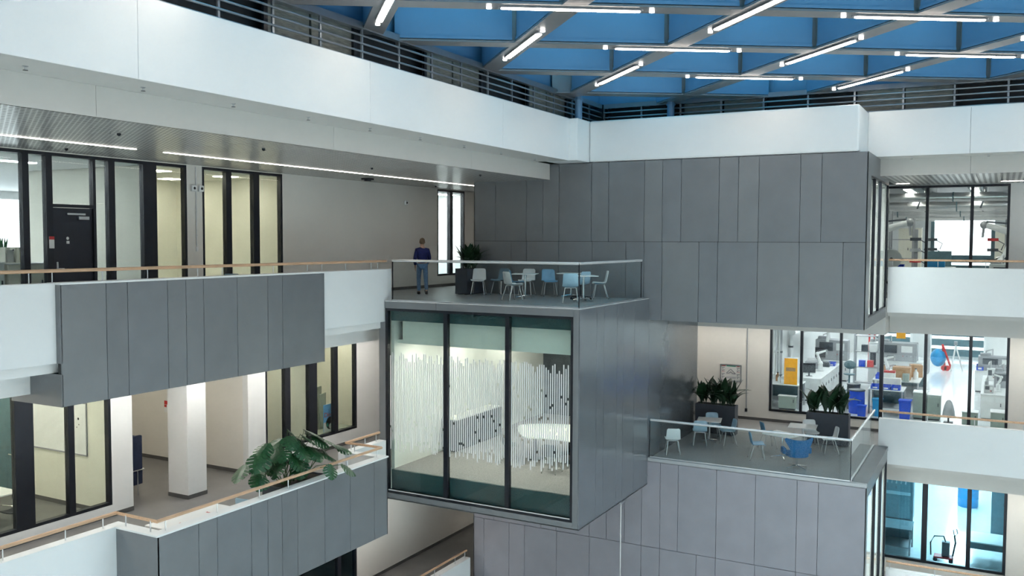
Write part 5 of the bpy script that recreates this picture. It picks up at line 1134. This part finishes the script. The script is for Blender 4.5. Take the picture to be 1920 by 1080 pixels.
# ---- lab behind the upper left glass
cabinet('white low cabinets behind the upper left glass wall', -20.3, -19.6, 9.5, 12.35, 0, 1.18, 'lab_white', 4, side='x'); cabinet('beige low cabinet behind the pane beside the black door', -20.3, -19.6, 12.42, 14.2, 0, 1.15, 'beige_wall', 2, side='x')
t = thing('desk_column', 'white power column with a grey hose in the upper left lab', 'column', (-20.1, 12.0 + .3, 1.18)); B(MB().box(-.06, .06, -.06, .06, 0, 1.0), 'post', 'lab_white', t, bevel=.01); B(MB().box(-.08, .08, -.08, .08, 1.0, 1.03), 'cap', 'frame_black', t); B(MB().tube([(0, 0, 1.03), (.02, .15, 1.3), (0, .2, 1.7), (0, .18, 2.3)], .02, 8), 'hose', 'lab_grey', t, smooth=True)
for k, (x, y) in enumerate(((-20.9, 12.35), (-20.9, 13.0))):
    t = thing('snake_plant', 'small upright plant in the upper left lab, %s' % ('beside the power column', 'at the left picture edge')[1 - k], 'plant', (x, y, 1.3), 0, 'small lab plants'); B(MB().box(-.16, .16, -.2, .2, -.14, .0), 'pot', 'lab_white', t, bevel=.01)
    for q in range(9): o = link('leaf', leaf_mesh('snake', .45, .03, .1, 'leaf_green'), t, (random.uniform(-.1, .1), random.uniform(-.16, .16), -.02)); o.rotation_euler = (random.uniform(-.15, .15), random.uniform(-.15, .15), random.uniform(0, 6))
cabinet('white shelf unit carrying the small plants in the upper left lab', -21.2, -20.6, 10.5, 13.5, 0, 1.16, 'lab_white', 3, side='x')
for k, y in enumerate((12.62, 12.95)):
    t = thing('paper_tray', 'cream file holder beside the black door, %s' % ('left one', 'right one')[k], 'file holder', (-19.9, y, 1.15), 0, 'file holders'); B(MB().box(-.12, .12, -.13, -.115, 0, .36).box(-.12, .12, .115, .13, 0, .36).box(-.12, -.105, -.115, .115, 0, .36).box(-.105, .12, -.115, .115, 0, .02), 'holder', 'beige_wall', t); B(MB().box(-.09, .1, -.08, .08, .02, .3), 'papers', 'yellow' if k else 'magazine', t); B(MB().ball((.12, .06, .3), .02, 8, 6), 'knob', 'frame_black', t)
t = thing('picture_frame', 'black framed small screen on the white lab cabinets', 'frame', (-19.75, 12.05, 1.18), R(95)); B(MB().box(-.12, .12, -.015, .015, 0, .26), 'frame', 'frame_black', t); B(MB().box(-.07, -.01, -.02, -.015, .08, .18).box(.02, .08, -.02, -.015, .08, .18), 'digits', 'magazine', t)

# ---- small clutter on the lab benches
def bottle(label, x, y, z, h, m, grp='bottles on the lab benches'):
    t = thing('bottle', label, 'bottle', (x, y, z), 0, grp)
    r = h * .22
    B(MB().lathe([(r, 0), (r, h * .62), (r * .4, h * .78), (r * .4, h * .92)], 12), 'flask', m, t, smooth=True); B(MB().lathe([(r * .5, h * .92), (r * .5, h)], 10), 'cap', 'lab_dark', t)
z = Z1 + .95
for k, (x, y, h, m) in enumerate(((-7.6, 36.2, .3, 'lab_white'), (-7.75, 36.6, .36, 'cardboard'), (-6.9, 36.75, .28, 'lab_white'))): bottle('bottle beside the orange box on the left lab bench, %s' % ('front', 'dark one at the wall', 'rear')[k], x, y, z, h, m)
for k, (x, y, h, m) in enumerate(((-3.85, 40.9, .4, 'lab_white'), (-2.95, 39.8, .45, 'lab_white'), (-4.3, 41.3, .35, 'cardboard'), (-3.2, 41.6, .35, 'blue_plastic'))): bottle('bottle on the second lab table, %s' % ('white, beside the instrument arm', 'tall white one by the cartons', 'brown one at the rear', 'blue one at the rear')[k], x, y, z, h, m)
for k, (x, y) in enumerate(((-7.0, 39.4), (-7.3, 40.0), (-6.8, 41.9), (-7.5, 42.6))): carton('pale case on the long row of lab cabinets, %s' % ('first', 'second', 'third', 'last')[k], x, y, z, .18, .16, .2 + .08 * (k % 2), ('lab_white', 'lab_grey', 'lab_dark', 'lab_white')[k])
tray('blue tray on the long row of lab cabinets', -6.6, 42.4, z, .15, .2, .16)
for k, (x, y) in enumerate(((-.3, 37.6), (.55, 38.6), (-.25, 41.0))): machine('small instrument on the right lab bench, %s' % ('front', 'middle', 'rear')[k], x, y, z, .16, .14, .3 + .1 * k, ('steel', 'lab_dark', 'lab_white')[k], 30 + k)
for k, x in enumerate((-8.2, -8.2, -8.2)):
    t = thing('service_pipe', 'vertical service pipe on the left lab wall, %s from the window' % ('first', 'second', 'third')[k], 'pipe', (-8.18, 36.8 + k * 2.2, Z1), 0, 'service pipes'); B(MB().tube([(0, 0, 0), (0, 0, 3.4)], .09, 12), 'pipe', ('steel', 'lab_grey', 'lab_white')[k], t, smooth=True)
    for zz in (.8, 1.8, 2.8): B(MB().tube([(0, 0, zz), (0, 0, zz + .08)], .11, 12), 'clamp', 'lab_dark', t)
for k, x in enumerate((-5.95, -5.7)):
    t = thing('red_pipe', 'pale red pipe at the far left opening of the lab, %s one' % ('left', 'right')[k], 'pipe', (x, 50, Z1), 0, 'red pipes'); B(MB().tube([(0, 0, 0), (0, 0, 2.6), (.5 * k, -.4, 3.4)], .05, 10), 'pipe', 'red', t, smooth=True); B(MB().box(-.1, .1, -.1, .1, 0, .03), 'flange', 'lab_dark', t)
rack('tall grey shelf behind the drums in the lab', -5.2, 43.0, Z1, .5, .25, 2.4, 4, 'lab_grey')
for k, (zz, m, x) in enumerate(((.97, 'blue_plastic', -5.4), (.97, 'red', -5.05), (1.7, 'lab_dark', -5.3), (1.7, 'lab_white', -4.95))): carton('case on the tall grey lab shelf, %s' % ('blue one', 'red one', 'dark upper one', 'white upper one')[k], x, 43.0, Z1 + (.93 if zz < 1 else 1.63), .13, .15, .28, m)
# upper lab: cluster of dark fittings so the bright hall reads as a workshop
for k, (x, y, h) in enumerate(((-2.95, 38.2, 2.2), (-2.7, 43.5, 2.6), (-.35, 41.5, 2.4), (.95, 38.8, 1.9))):
    t = thing('instrument_post', 'upright instrument post in the upper lab, %s' % ('beside the left robot', 'beside the bright window on the left', 'beside the bright window on the right', 'at the right end')[k], 'post', (x, y, 0), 0, 'instrument posts')
    B(MB().box(-.07, .07, -.07, .07, .03, h), 'post', ('lab_grey', 'lab_teal', 'lab_teal', 'steel')[k], t); B(MB().box(-.22, .22, -.22, .22, 0, .03), 'foot', 'lab_dark', t)
    for q in range(4): B(MB().box(-.2, .2, -.14, -.07, .5 + q * .42, .62 + q * .42), 'device', ('lab_dark', 'red', 'steel', 'lab_dark')[(q + k) % 4], t); B(MB().tube([(.15, -.1, .6 + q * .4), (.4, -.1, .45 + q * .4), (.3, -.05, .2 + q * .4)], .02, 6), 'hose', 'lab_dark', t, smooth=True)
